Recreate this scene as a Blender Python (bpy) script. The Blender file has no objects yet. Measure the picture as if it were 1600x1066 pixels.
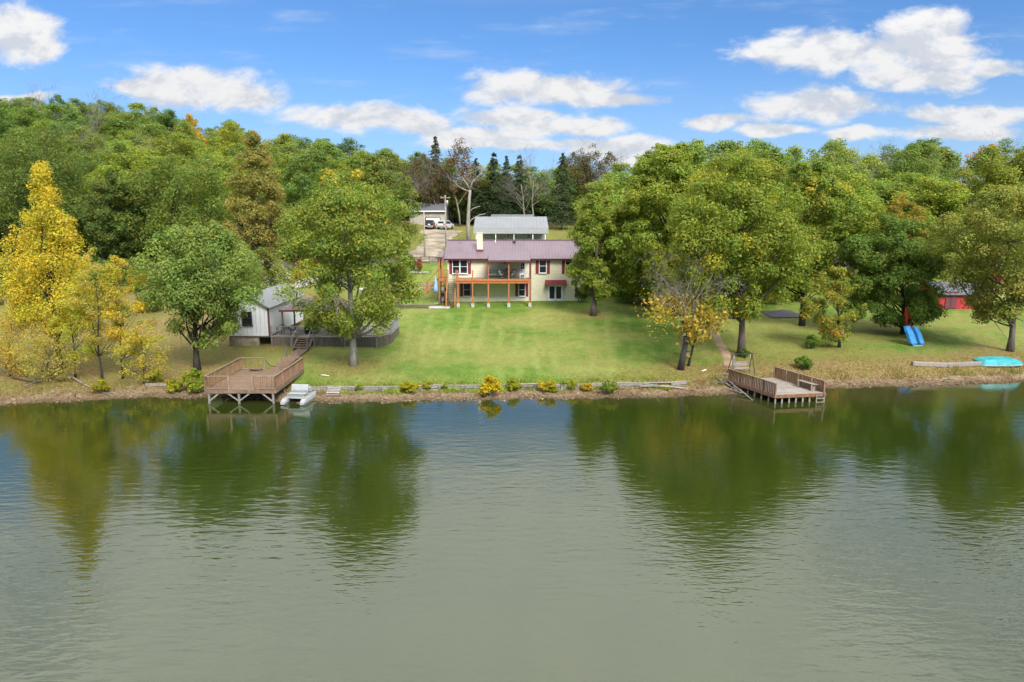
import bpy, math, random
import numpy as np
from mathutils import Vector, Matrix, Euler

# ------------------------------------------------------------------ camera, sky, sun, exposure
SC = bpy.context.scene
COL = SC.collection
CAM_H = 12.5
PITCH = math.radians(10.16)
FPX = 1066.0
cam = bpy.data.cameras.new("camera")
cam.lens = FPX / 1600.0 * 36.0
cam.sensor_width = 36.0
cam.clip_start = 0.1
cam.clip_end = 6000.0
camo = bpy.data.objects.new("camera", cam)
COL.objects.link(camo)
camo.location = (0, 0, CAM_H)
camo.rotation_euler = (math.pi / 2 - PITCH, 0, 0)
SC.camera = camo

SUN_EL = math.radians(43)
SUN_AZ = math.radians(155)          # clockwise from +Y: behind the camera, to the right
sun = bpy.data.lights.new("sun", 'SUN')
sun.energy = 2.5
sun.angle = math.radians(25)
sun.color = (1.0, 0.97, 0.925)
suno = bpy.data.objects.new("sun", sun)
COL.objects.link(suno)
sdir = Vector((math.sin(SUN_AZ) * math.cos(SUN_EL), math.cos(SUN_AZ) * math.cos(SUN_EL), math.sin(SUN_EL)))
suno.rotation_euler = sdir.to_track_quat('Z', 'Y').to_euler()
suno.location = sdir * 200

SC.view_settings.view_transform = 'Standard'
SC.view_settings.look = 'None'
SC.view_settings.gamma = 1.0
SC.view_settings.exposure = 1.28
SC.view_settings.use_curve_mapping = False
SC.cycles.max_bounces = 4
SC.cycles.diffuse_bounces = 2
SC.cycles.glossy_bounces = 2
SC.cycles.transmission_bounces = 2
SC.cycles.caustics_reflective = False
SC.cycles.caustics_refractive = False
SC.cycles.use_denoising = True
SC.cycles.use_light_tree = False
SC.cycles.adaptive_threshold = 0.03


def ray(u, v):
    a, b = (u - 800) / FPX, (533 - v) / FPX
    return (a, math.cos(PITCH) + b * math.sin(PITCH), -math.sin(PITCH) + b * math.cos(PITCH))


def P(u, v, y):
    d = ray(u, v)
    t = y / d[1]
    return Vector((d[0] * t, y, CAM_H + d[2] * t))


# ---- world: Nishita sky plus cumulus, laid out by direction
class NT:
    def __init__(s, tree):
        s.t = tree
        s.n = tree.nodes
        s.l = tree.links

    def put(s, sock, v):
        if v is None:
            return
        if isinstance(v, bpy.types.NodeSocket):
            s.l.new(v, sock)
        else:
            sock.default_value = v

    def math(s, op, a, b=None, c=None, clamp=False):
        n = s.n.new('ShaderNodeMath'); n.operation = op; n.use_clamp = clamp
        s.put(n.inputs[0], a); s.put(n.inputs[1], b)
        if c is not None: s.put(n.inputs[2], c)
        return n.outputs[0]

    def vec(s, op, a, b=None, scale=None):
        n = s.n.new('ShaderNodeVectorMath'); n.operation = op
        s.put(n.inputs[0], a)
        if b is not None: s.put(n.inputs[1], b)
        if scale is not None: s.put(n.inputs['Scale'], scale)
        return n.outputs['Value'] if op in ('LENGTH', 'DOT_PRODUCT', 'DISTANCE') else n.outputs[0]

    def comb(s, x, y, z):
        n = s.n.new('ShaderNodeCombineXYZ')
        s.put(n.inputs[0], x); s.put(n.inputs[1], y); s.put(n.inputs[2], z)
        return n.outputs[0]

    def sep(s, v):
        n = s.n.new('ShaderNodeSeparateXYZ'); s.put(n.inputs[0], v)
        return n.outputs

    def noise(s, vec, scale, detail=4, rough=.55, dist=0, dim='3D'):
        n = s.n.new('ShaderNodeTexNoise'); n.noise_dimensions = dim
        s.put(n.inputs['Vector'], vec)
        n.inputs['Scale'].default_value = scale
        n.inputs['Detail'].default_value = detail
        n.inputs['Roughness'].default_value = rough
        n.inputs['Distortion'].default_value = dist
        return n.outputs[0]

    def noisec(s, vec, scale, detail=3):
        s.noise(vec, scale, detail)
        return s.n[-1].outputs[1]

    def smooth(s, v, a, b, c=0.0, d=1.0):
        n = s.n.new('ShaderNodeMapRange'); n.interpolation_type = 'SMOOTHSTEP'
        s.put(n.inputs[0], v)
        for k, x in enumerate((a, b, c, d)): s.put(n.inputs[k + 1], x)
        return n.outputs[0]

    def mix(s, f, a, b, blend='MIX'):
        n = s.n.new('ShaderNodeMix'); n.data_type = 'RGBA'; n.blend_type = blend
        s.put(n.inputs[0], f)
        for k, x in ((6, a), (7, b)):
            if isinstance(x, tuple) and len(x) == 3: x = x + (1.0,)
            s.put(n.inputs[k], x)
        return n.outputs[2]

    def bump(s, h, strength=.5, dist=.05, normal=None):
        n = s.n.new('ShaderNodeBump')
        n.inputs['Strength'].default_value = strength
        n.inputs['Distance'].default_value = dist
        s.put(n.inputs['Height'], h)
        if normal is not None: s.put(n.inputs['Normal'], normal)
        return n.outputs[0]


world = bpy.data.worlds.new("World")
SC.world = world
world.cycles.sampling_method = 'MANUAL'
world.cycles.sample_map_resolution = 256
world.use_nodes = True
W = NT(world.node_tree)
W.n.clear()
tc = W.n.new('ShaderNodeTexCoord').outputs['Generated']
sky = W.n.new('ShaderNodeTexSky')
sky.sky_type = 'NISHITA'
sky.sun_disc = False
sky.sun_elevation = SUN_EL
sky.sun_rotation = SUN_AZ
sky.altitude = 200
sky.air_density = 1.0
sky.dust_density = 0.15
sky.ozone_density = 2.5
dx, dy, dz = W.sep(tc)
ay = W.math('MAXIMUM', W.math('ABSOLUTE', dy), 0.06)
gx = W.math('DIVIDE', dx, ay)
gz = W.math('DIVIDE', dz, ay)
gp = W.comb(gx, gz, 0.0)
wob = W.vec('SUBTRACT', W.noisec(W.vec('MULTIPLY', gp, (1, 1.6, 1)), 7.0, 5), (.5, .5, .5))
gpw = W.vec('ADD', gp, W.vec('MULTIPLY', wob, (.12, .045, 0)))
CLOUDS = [  # centre and radii read as directions of sight
    (1310, 82, 165, 40), (1440, 72, 120, 50), (1465, 42, 70, 28), (1430, 118, 110, 26), (1225, 84, 90, 24), (1540, 104, 60, 14),
    (1280, 168, 125, 28), (1510, 178, 120, 20), (1490, 208, 110, 16), (845, 138, 145, 30), (940, 154, 110, 14), (800, 182, 110, 18), (800, 228, 180, 12),
    (870, 197, 125, 18), (745, 213, 120, 16), (305, 132, 130, 40), (385, 152, 90, 30), (225, 136, 70, 18), (565, 186, 105, 28),
    (645, 198, 70, 20), (25, 45, 85, 48), (60, 70, 50, 24), (970, 232, 95, 20), (1010, 248, 90, 16),
    (1135, 190, 75, 14), (20, 152, 60, 10), (1215, 205, 60, 12), (1330, 212, 60, 12)]
field = None
for (u, v, ru, rv) in CLOUDS:
    d = ray(u, v)
    c = (d[0] / d[1], d[2] / d[1], 0.0)
    e = W.vec('MULTIPLY', W.vec('SUBTRACT', gpw, c), (FPX / ru, FPX / rv, 0))
    val = W.math('SUBTRACT', 1.0, W.vec('LENGTH', e))
    field = val if field is None else W.math('SMOOTH_MAX', field, val, .12)
nz = W.noise(W.vec('MULTIPLY', gp, (1, 1.9, 1)), 13.0, 8, .62, .3)
fld = W.math('ADD', field, W.math('MULTIPLY', W.math('SUBTRACT', nz, .5), 1.7))
m_low = W.smooth(fld, -.10, .52)
# high broken layer overhead: the lake mirrors it
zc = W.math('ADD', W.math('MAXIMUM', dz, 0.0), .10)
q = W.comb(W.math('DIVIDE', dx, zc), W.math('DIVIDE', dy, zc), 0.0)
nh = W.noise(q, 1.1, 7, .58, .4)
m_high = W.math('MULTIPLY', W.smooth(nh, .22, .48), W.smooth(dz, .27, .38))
wisp = W.math('MULTIPLY', W.smooth(W.noise(W.vec('MULTIPLY', gp, (1, 6, 1)), 5.0, 6, .6), .50, .85), .35)
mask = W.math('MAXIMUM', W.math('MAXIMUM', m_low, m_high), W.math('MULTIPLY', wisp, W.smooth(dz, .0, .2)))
nz2 = W.noise(W.vec('MULTIPLY', W.vec('ADD', gp, (0.004, 0.022, 0)), (1, 1.9, 1)), 13.0, 6, .6, .3)
lit = W.smooth(W.math('ADD', W.math('MULTIPLY', W.math('SUBTRACT', nz, nz2), 2.2), W.math('MULTIPLY', W.noise(gp, 8.0, 3), .5)), -.05, .5)
ccol = W.mix(lit, (.72, .77, .86), (1.0, 1.0, 1.01))
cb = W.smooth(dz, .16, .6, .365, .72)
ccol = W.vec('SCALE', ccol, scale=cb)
skyc = W.vec('MULTIPLY', W.vec('SCALE', sky.outputs[0], scale=0.066), (.47, .70, .95))
skyc = W.vec('MULTIPLY', skyc, W.mix(W.smooth(dz, .0, .30), (.66, .76, .90), (1.0, 1.0, 1.0)))
skyc = W.mix(W.smooth(dz, .02, .24, .55, 0.0), skyc, (.22, .30, .385))
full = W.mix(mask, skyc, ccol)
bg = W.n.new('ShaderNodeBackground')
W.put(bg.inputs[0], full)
bg.inputs[1].default_value = 1.0
out = W.n.new('ShaderNodeOutputWorld')
W.l.new(bg.outputs[0], out.inputs[0])

# ------------------------------------------------------------------ helpers
MATS = {}


def M(name, col, rough=.7, var=.18, scale=2.0, bump=0.0, bscale=15.0, metallic=0.0, stretch=(1, 1, 1), spec=.4, stripes=None):
    """A plain painted or natural surface: base colour with noise wear, optional board lines (axis, per metre)."""
    if name in MATS: return MATS[name]
    m = bpy.data.materials.new(name); m.use_nodes = True
    t = NT(m.node_tree)
    b = t.n['Principled BSDF']
    oc = t.n.new('ShaderNodeTexCoord').outputs['Object']
    oi = t.n.new('ShaderNodeObjectInfo')
    pc = t.vec('ADD', t.vec('MULTIPLY', oc, stretch), t.comb(t.math('MULTIPLY', oi.outputs['Random'], 37.0), 0.0, 0.0))
    n1 = t.noise(pc, scale, 5, .6)
    n2 = t.noise(pc, scale * 6, 3, .6)
    f = t.math('ADD', t.math('MULTIPLY', n1, .65), t.math('MULTIPLY', n2, .35))
    lo = tuple(c * (1 - var * 1.6) for c in col)
    hi = tuple(min(1, c * (1 + var * 1.2)) for c in col)
    c = t.mix(t.smooth(f, .3, .7), lo, hi)
    rnd = t.math('ADD', t.math('MULTIPLY', oi.outputs['Random'], var), 1 - var * .5)
    c = t.vec('SCALE', c, scale=rnd)
    t.put(b.inputs['Base Color'], c)
    b.inputs['Roughness'].default_value = rough
    b.inputs['Metallic'].default_value = metallic
    b.inputs['Specular IOR Level'].default_value = spec
    if stripes:
        ax, per, depth = stripes
        w = t.math('FRACT', t.math('MULTIPLY', t.sep(oc)[ax], per))
        h = t.smooth(w, 0.0, .16)
        t.put(b.inputs['Normal'], t.bump(h, 1.0, depth))
    elif bump:
        t.put(b.inputs['Normal'], t.bump(t.noise(pc, bscale, 4, .65), 1.0, bump))
    MATS[name] = m
    return m


def glass_mat():
    m = bpy.data.materials.new('window_glass'); m.use_nodes = True
    b = m.node_tree.nodes['Principled BSDF']
    b.inputs['Base Color'].default_value = (.012, .016, .018, 1)
    b.inputs['Roughness'].default_value = .08
    b.inputs['Specular IOR Level'].default_value = .3
    return m


GLASS = glass_mat()
CREAM = M('cream_siding', (.70, .65, .47), .6, .07, .4, stripes=(2, 4.6, .02))
WHITE = M('white_paint', (.74, .75, .76), .5, .06, 1.5)
WSIDE = M('white_vertical_siding', (.68, .70, .73), .5, .06, .6, stripes=(0, 2.5, .03))
GSIDE = M('grey_siding', (.34, .355, .36), .6, .06, .6, stripes=(2, 4, .02))
TAN = M('tan_siding', (.42, .38, .33), .6, .08, .6, stripes=(2, 4, .02))
MAROON = M('maroon_shutter_paint', (.20, .022, .035), .5, .12, 3, stripes=(2, 14, .01))
TRIM = M('dark_maroon_trim', (.13, .04, .045), .45, .15, 3)
MAUVE = M('mauve_metal_roof', (.155, .108, .125), .38, .10, .35, spec=.6)
GREYROOF = M('pale_grey_metal_roof', (.20, .21, .215), .5, .07, .35, spec=.4)
DARKROOF = M('dark_shingle_roof', (.11, .11, .125), .85, .2, 4, bump=.02, bscale=14)
ORANGE = M('orange_stained_timber', (.40, .145, .050), .55, .16, 3, stretch=(3, 3, .6))
BRWOOD = M('brown_dock_timber', (.205, .136, .088), .75, .32, 3, stretch=(1, 4, 1), bump=.006, bscale=25)
REDWOOD = M('reddish_rail_timber', (.225, .118, .066), .75, .32, 3, stretch=(3, 3, .7), bump=.006, bscale=25)
GREYWOOD = M('weathered_grey_timber', (.27, .235, .205), .85, .28, 3, stretch=(.7, 3, 3), bump=.01, bscale=20)
RAILWOOD = M('faded_tan_timber', (.25, .18, .12), .75, .3, 3, stretch=(3, 3, .7), bump=.006, bscale=25)
PILE = M('pale_piling_timber', (.24, .215, .18), .85, .25, 2, stretch=(3, 3, .7), bump=.01, bscale=18)
DARKWOOD = M('dark_deck_skirt', (.135, .112, .088), .85, .25, 2, stretch=(4, 4, .5), bump=.01, bscale=18)
CONC = M('pale_concrete', (.42, .40, .36), .9, .14, 1.5, bump=.01, bscale=18)
TANCONC = M('stained_concrete', (.34, .29, .20), .9, .35, .9, bump=.01, bscale=14)
STONE = M('flat_stone', (.36, .31, .24), .9, .25, 3, bump=.03, bscale=9)
METAL = M('galvanised_metal', (.40, .42, .43), .4, .1, 3, metallic=.6)
DARKMET = M('dark_metal', (.035, .035, .04), .45, .2, 3)
BLACK = M('black_cover', (.012, .012, .014), .55, .2, 3)
BLUEP = M('blue_plastic', (.014, .20, .48), .4, .22, 1.5, spec=.5)
TURQ = M('turquoise_hull', (.04, .34, .37), .45, .22, 1.5)
REDP = M('red_plastic', (.62, .035, .02), .4, .10, 1.5)
BARNRED = M('barn_red_boards', (.42, .03, .035), .6, .18, 1.2, stripes=(0, 4, .02))
SILVER = M('dull_white_fibreglass', (.33, .345, .34), .4, .10, 2)
GREYPL = M('grey_plastic', (.27, .28, .28), .5, .1, 2)
GREENF = M('dark_green_frame', (.015, .024, .018), .5, .1, 2)
CUSH = M('patterned_cushion', (.26, .29, .22), .85, .55, 6)
BLUECL = M('pale_blue_cloth', (.20, .36, .68), .8, .2, 3)
RUBBER = M('tyre_rubber', (.018, .018, .018), .8, .1, 3)
CARBLK = M('black_car_paint', (.012, .013, .015), .2, .05, 2, spec=.6)
CARSIL = M('silver_car_paint', (.52, .53, .54), .25, .05, 2, spec=.6)
TAIL = M('red_lens', (.35, .01, .012), .25, .05, 2)
BARK = M('grey_brown_bark', (.115, .095, .078), .95, .35, 3, stretch=(2.5, 2.5, .4), bump=.05, bscale=7)
DARKBARK = M('dark_bark', (.045, .038, .032), .95, .3, 3, stretch=(2.5, 2.5, .4), bump=.05, bscale=7)
PALEBARK = M('pale_bark', (.26, .235, .20), .95, .3, 2, stretch=(2.5, 2.5, .4), bump=.04, bscale=7)
TWIG = M('grey_twigs', (.20, .175, .145), .95, .2, 2)
POLEW = M('pale_pole_timber', (.36, .30, .25), .9, .2, 2, stretch=(3, 3, .4))


def leaf_mat():
    m = bpy.data.materials.new('foliage'); m.use_nodes = True
    t = NT(m.node_tree)
    t.n.clear()
    at = t.n.new('ShaderNodeAttribute'); at.attribute_name = 'leaf'
    oi = t.n.new('ShaderNodeObjectInfo')
    c = t.vec('MULTIPLY', at.outputs['Color'], oi.outputs['Color'])
    d = t.n.new('ShaderNodeBsdfPrincipled')
    t.put(d.inputs['Base Color'], c)
    d.inputs['Roughness'].default_value = .6
    d.inputs['Specular IOR Level'].default_value = .25
    tr = t.n.new('ShaderNodeBsdfTranslucent')
    t.put(tr.inputs[0], t.vec('MULTIPLY', c, (1.15, 1.1, .7)))
    mx = t.n.new('ShaderNodeMixShader'); mx.inputs[0].default_value = .48
    t.l.new(d.outputs[0], mx.inputs[1]); t.l.new(tr.outputs[0], mx.inputs[2])
    o = t.n.new('ShaderNodeOutputMaterial')
    t.l.new(mx.outputs[0], o.inputs[0])
    return m


LEAF = leaf_mat()


def tag(o, label=None, cat=None, group=None, kind=None):
    if label: o['label'] = label
    if cat: o['category'] = cat
    if group: o['group'] = group
    if kind: o['kind'] = kind
    return o


def thing(name, label, cat, loc=(0, 0, 0), rz=0.0, group=None):
    o = bpy.data.objects.new(name, None)
    o.empty_display_size = .3
    COL.objects.link(o)
    o.location = loc
    o.rotation_euler = (0, 0, rz)
    return tag(o, label, cat, group)


def link(name, me, parent=None, loc=(0, 0, 0), rot=(0, 0, 0)):
    o = bpy.data.objects.new(name, me)
    COL.objects.link(o)
    loc = Vector(loc)
    if parent is not None:
        o.parent = parent
        if parent.parent is not None: loc = loc - Vector(parent.location)
    o.location = loc
    o.rotation_euler = rot
    return o


def mesh(name, V, F, mat, parent=None, smooth=False, loc=(0, 0, 0), rot=(0, 0, 0)):
    me = bpy.data.meshes.new(name)
    me.from_pydata([tuple(v) for v in V], [], F)
    if mat: me.materials.append(mat)
    if smooth: me.polygons.foreach_set('use_smooth', [True] * len(me.polygons))
    me.update()
    return link(name, me, parent, loc, rot)


BF = [(0, 3, 2, 1), (4, 5, 6, 7), (0, 1, 5, 4), (1, 2, 6, 5), (2, 3, 7, 6), (3, 0, 4, 7)]


def bverts(c, s):
    x, y, z = c; a, b, d = s[0] / 2, s[1] / 2, s[2] / 2
    return [(x - a, y - b, z - d), (x + a, y - b, z - d), (x + a, y + b, z - d), (x - a, y + b, z - d),
            (x - a, y - b, z + d), (x + a, y - b, z + d), (x + a, y + b, z + d), (x - a, y + b, z + d)]


_bc = {}


def box(name, c, s, mat, parent=None, rot=(0, 0, 0), bev=None):
    """A sawn piece: a box with chamfered long edges, mesh shared between pieces of the same size."""
    s = tuple(round(x, 3) for x in s)
    key = (s, mat.name)
    me = _bc.get(key)
    if me is None:
        k = min(s) * .12 if bev is None else bev
        k = min(k, min(s) * .45)
        ax = s.index(max(s))
        o1, o2 = [i for i in range(3) if i != ax]
        a, b, L = s[o1] / 2, s[o2] / 2, s[ax] / 2
        ring = [(-a + k, -b), (a - k, -b), (a, -b + k), (a, b - k), (a - k, b), (-a + k, b), (-a, b - k), (-a, -b + k)]
        V = []
        for e in (-L, L):
            for (p, q_) in ring:
                v = [0, 0, 0]; v[ax] = e; v[o1] = p; v[o2] = q_
                V.append(v)
        F = [(i, (i + 1) % 8, 8 + (i + 1) % 8, 8 + i) for i in range(8)] + [tuple(range(7, -1, -1)), tuple(range(8, 16))]
        if ax == 1: F = [tuple(reversed(f)) for f in F]
        me = bpy.data.meshes.new(name)
        me.from_pydata(V, [], F); me.materials.append(mat); me.update()
        _bc[key] = me
    return link(name, me, parent, c, rot)


def bars(name, items, mat, parent=None):
    """One part made of a few joined members: items = [(centre, size), ...]."""
    V, F = [], []
    for c, s in items:
        b = len(V)
        V += bverts(c, s)
        F += [tuple(b + i for i in f) for f in BF]
    return mesh(name, V, F, mat, parent)


def beam(name, a, b, w, h, mat, parent=None):
    """A timber between two points."""
    a, b = Vector(a), Vector(b)
    d = b - a
    e = d.to_track_quat('Y', 'Z').to_euler()
    return box(name, (a + b) / 2, (w, d.length, h), mat, parent, rot=e)


def prism(name, poly, axis, lo, hi, mat, parent=None, smooth=False):
    """Extrude a polygon. axis 'x': poly is (y,z); 'y': (x,z); 'z': (x,y)."""
    n = len(poly)
    V = []
    for e in (lo, hi):
        for (p, q_) in poly:
            V.append({'x': (e, p, q_), 'y': (p, e, q_), 'z': (p, q_, e)}[axis])
    F = [(i, (i + 1) % n, n + (i + 1) % n, n + i) for i in range(n)] + [tuple(range(n - 1, -1, -1)), tuple(range(n, 2 * n))]
    return mesh(name, V, F, mat, parent, smooth)


def tube_arrays(pts, rad, sides=6):
    pts = [Vector(p) for p in pts]
    V, F = [], []
    for i, p in enumerate(pts):
        d = (pts[min(i + 1, len(pts) - 1)] - pts[max(i - 1, 0)])
        if d.length < 1e-6: d = Vector((0, 0, 1))
        d.normalize()
        a = d.cross(Vector((0.3, 0.9, 0.1)))
        if a.length < .2: a = d.cross(Vector((1, 0, 0)))
        a.normalize(); b = d.cross(a)
        for k in range(sides):
            t = 2 * math.pi * k / sides
            V.append(p + (a * math.cos(t) + b * math.sin(t)) * rad[i])
    for i in range(len(pts) - 1):
        for k in range(sides):
            F.append((i * sides + k, i * sides + (k + 1) % sides, (i + 1) * sides + (k + 1) % sides, (i + 1) * sides + k))
    F.append(tuple(range(sides - 1, -1, -1)))
    F.append(tuple(range((len(pts) - 1) * sides, len(pts) * sides)))
    return V, F


def tubes_mesh(name, lst, mat, sides=6):
    V, F = [], []
    for it in lst:
        pts, rad = it[0], it[1]
        v, f = tube_arrays(pts, rad, it[2] if len(it) > 2 else sides)
        b = len(V)
        V += v
        F += [tuple(b + i for i in g) for g in f]
    me = bpy.data.meshes.new(name)
    me.from_pydata([tuple(v) for v in V], [], F)
    me.materials.append(mat)
    me.polygons.foreach_set('use_smooth', [True] * len(me.polygons))
    me.update()
    return me


def tube(name, pts, rad, mat, parent=None, sides=6):
    return link(name, tubes_mesh(name, [(pts, rad)], mat, sides), parent)


def np_mesh(name, V, Q, colors=None, mat=None, smooth=False):
    """Quads (or tris) from numpy arrays, with an optional per-vertex colour attribute 'leaf'."""
    me = bpy.data.meshes.new(name)
    k = Q.shape[1]
    me.vertices.add(len(V)); me.vertices.foreach_set('co', np.ascontiguousarray(V, dtype=np.float32).ravel())
    me.loops.add(Q.size); me.loops.foreach_set('vertex_index', np.ascontiguousarray(Q, dtype=np.int32).ravel())
    me.polygons.add(len(Q))
    me.polygons.foreach_set('loop_start', np.arange(0, Q.size, k, dtype=np.int32))
    if smooth: me.polygons.foreach_set('use_smooth', np.ones(len(Q), dtype=bool))
    if colors is not None:
        at = me.color_attributes.new('leaf', 'FLOAT_COLOR', 'POINT')
        c4 = np.ones((len(V), 4), dtype=np.float32); c4[:, :3] = colors
        at.data.foreach_set('color', c4.ravel())
    if mat: me.materials.append(mat)
    me.update(calc_edges=True)
    me.validate()
    return me


# ------------------------------------------------------------------ terrain
def y_at_water(v):
    d = ray(800, v)
    return -CAM_H / d[2] * d[1]


_su = [-300, 0, 100, 200, 330, 480, 600, 700, 850, 1000, 1100, 1200, 1300, 1450, 1600, 1900]
_sv = [645, 633, 628, 622, 621, 629, 628, 626, 623, 621, 618, 614, 606, 603, 597, 588]
SHX, SHY = [], []
for _u, _v in zip(_su, _sv):
    _y = y_at_water(_v)
    _p = P(_u, _v, _y)
    SHX.append(_p.x); SHY.append(_y)
PY = [40, 49, 54, 61, 70, 75, 78.5, 81, 90, 100, 108, 120, 139, 160, 200, 260, 420, 900, 3000]
PZ = [.2, .50, .85, 1.25, 1.8, 2.15, 2.42, 2.72, 3.6, 4.9, 5.9, 7.3, 10.1, 11.6, 13.5, 14, 14, 10, 6]


def shore(x):
    x = np.asarray(x, dtype=float)
    return np.interp(x, SHX, SHY) + .25 * np.sin(x * 1.3) * np.sin(x * .37 + 1) + .12 * np.sin(x * 3.1)


def sstep(a, b, t):
    t = np.clip((t - a) / (b - a), 0, 1)
    return t * t * (3 - 2 * t)


def H(x, y):
    x = np.asarray(x, dtype=float); y = np.asarray(y, dtype=float)
    d = y - shore(x)
    zl = np.interp(y, PY, PZ)
    hill = np.clip((-x - 12) * .165, 0, 22) * sstep(104, 205, y)
    hill = hill + np.clip((x - 90) * .02, 0, 2) * sstep(90, 170, y)
    zl = zl + hill
    zl = zl + (.12 * np.sin(x * .11 + 1.3) * np.sin(y * .09) + .05 * np.sin(x * .31 + y * .23)) * sstep(50, 58, y)
    beach = np.where(d < 0, .22 * d, .10 * d)
    beach = np.maximum(beach, -3)
    wallx = sstep(-15.5, -14.8, x) * (1 - sstep(12.6, 13.4, x))
    t = wallx * sstep(2.15, 2.35, d) + (1 - wallx) * sstep(.8, 4.5, d)
    return beach * (1 - t) + zl * t


def h1(x, y):
    return float(H(x, y))


def G(u, v):
    """Where the line of sight through a pixel meets the ground."""
    d = ray(u, v)
    y = 44.0
    while y < 400:
        t = y / d[1]
        if CAM_H + d[2] * t <= h1(d[0] * t, y): break
        y += .05
    t = y / d[1]
    return Vector((d[0] * t, y, h1(d[0] * t, y)))


def on(u, y):
    """Ground point at distance y under image column u."""
    x = (u - 800) / FPX * (y * math.cos(PITCH) + 9 * math.sin(PITCH))
    return Vector((x, y, h1(x, y)))


def top_z(v, y):
    d = ray(800, v)
    return CAM_H + d[2] * y / d[1]


def pxm(y):
    """Metres per photograph pixel at distance y."""
    return (y * math.cos(PITCH) + 8 * math.sin(PITCH)) / FPX


xs = np.unique(np.concatenate([np.linspace(-1500, -300, 9), np.linspace(-300, -90, 40), np.linspace(-90, -30, 75), np.linspace(-30, 30, 121), np.linspace(30, 75, 60), np.linspace(75, 300, 45), np.linspace(300, 1500, 9)]))
ys = np.unique(np.concatenate([np.linspace(38, 44, 6), np.linspace(44, 58, 90), np.linspace(58, 112, 100), np.linspace(112, 240, 60), np.linspace(240, 3000, 25)]))
XX, YY = np.meshgrid(xs, ys)
ZZ = H(XX, YY)
V = np.stack([XX.ravel(), YY.ravel(), ZZ.ravel()], 1)
nx, ny = len(xs), len(ys)
ii, jj = np.meshgrid(np.arange(nx - 1), np.arange(ny - 1))
a = (jj * nx + ii).ravel()
Q = np.stack([a, a + 1, a + nx + 1, a + nx], 1)
DD = (YY - shore(XX)).ravel()
xf, yf = V[:, 0], V[:, 1]
wallm = sstep(-15.5, -14.8, xf) * (1 - sstep(12.6, 13.4, xf))
r_beach = (1 - sstep(1.2, 2.3, DD)) * wallm + (1 - sstep(.8, 4.6 - 1.6 * sstep(14, 24, xf), DD)) * (1 - wallm)
# dry, leaf-strewn lawn under the trees on either side; greener in the mown middle
dry = sstep(4, 20, -xf - 6) * .75 + sstep(9, 19, xf) * .34
dry = np.maximum(dry * (1 - sstep(80, 100, yf)), .5 * sstep(109, 120, yf)) + (1 - sstep(1.0, 6.5, DD - 2.2)) * .55 * sstep(-2, 10, xf)
for (u_, v_, r_, s_) in ((553, 570, 3.4, .7), (1065, 578, 3.5, .7), (1158, 553, 3.2, .6), (927, 492, 2.8, .6), (308, 578, 4.2, .6), (1578, 548, 5, .6), (1000, 600, 4, .7), (880, 350, 14, .8), (450, 440, 5, .9), (730, 362, 9, .7), (1330, 590, 6, .7), (800, 520, 5, .34), (880, 500, 5, .34), (930, 560, 5, .36), (650, 525, 4, .26), (760, 497, 5, .3)):
    g_ = G(u_, v_)
    dry = np.maximum(dry, s_ * np.exp(-((xf - g_.x) ** 2 + (yf - g_.y) ** 2) / (r_ * r_)))
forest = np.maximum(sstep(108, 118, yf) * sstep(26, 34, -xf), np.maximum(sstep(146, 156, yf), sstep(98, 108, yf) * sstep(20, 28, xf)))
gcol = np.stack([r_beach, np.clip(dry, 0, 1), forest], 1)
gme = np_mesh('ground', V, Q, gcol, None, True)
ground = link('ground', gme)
tag(ground, 'sloping lakeside lawn with a pebbly shore and woodland floor behind', None, None, 'structure')


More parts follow.
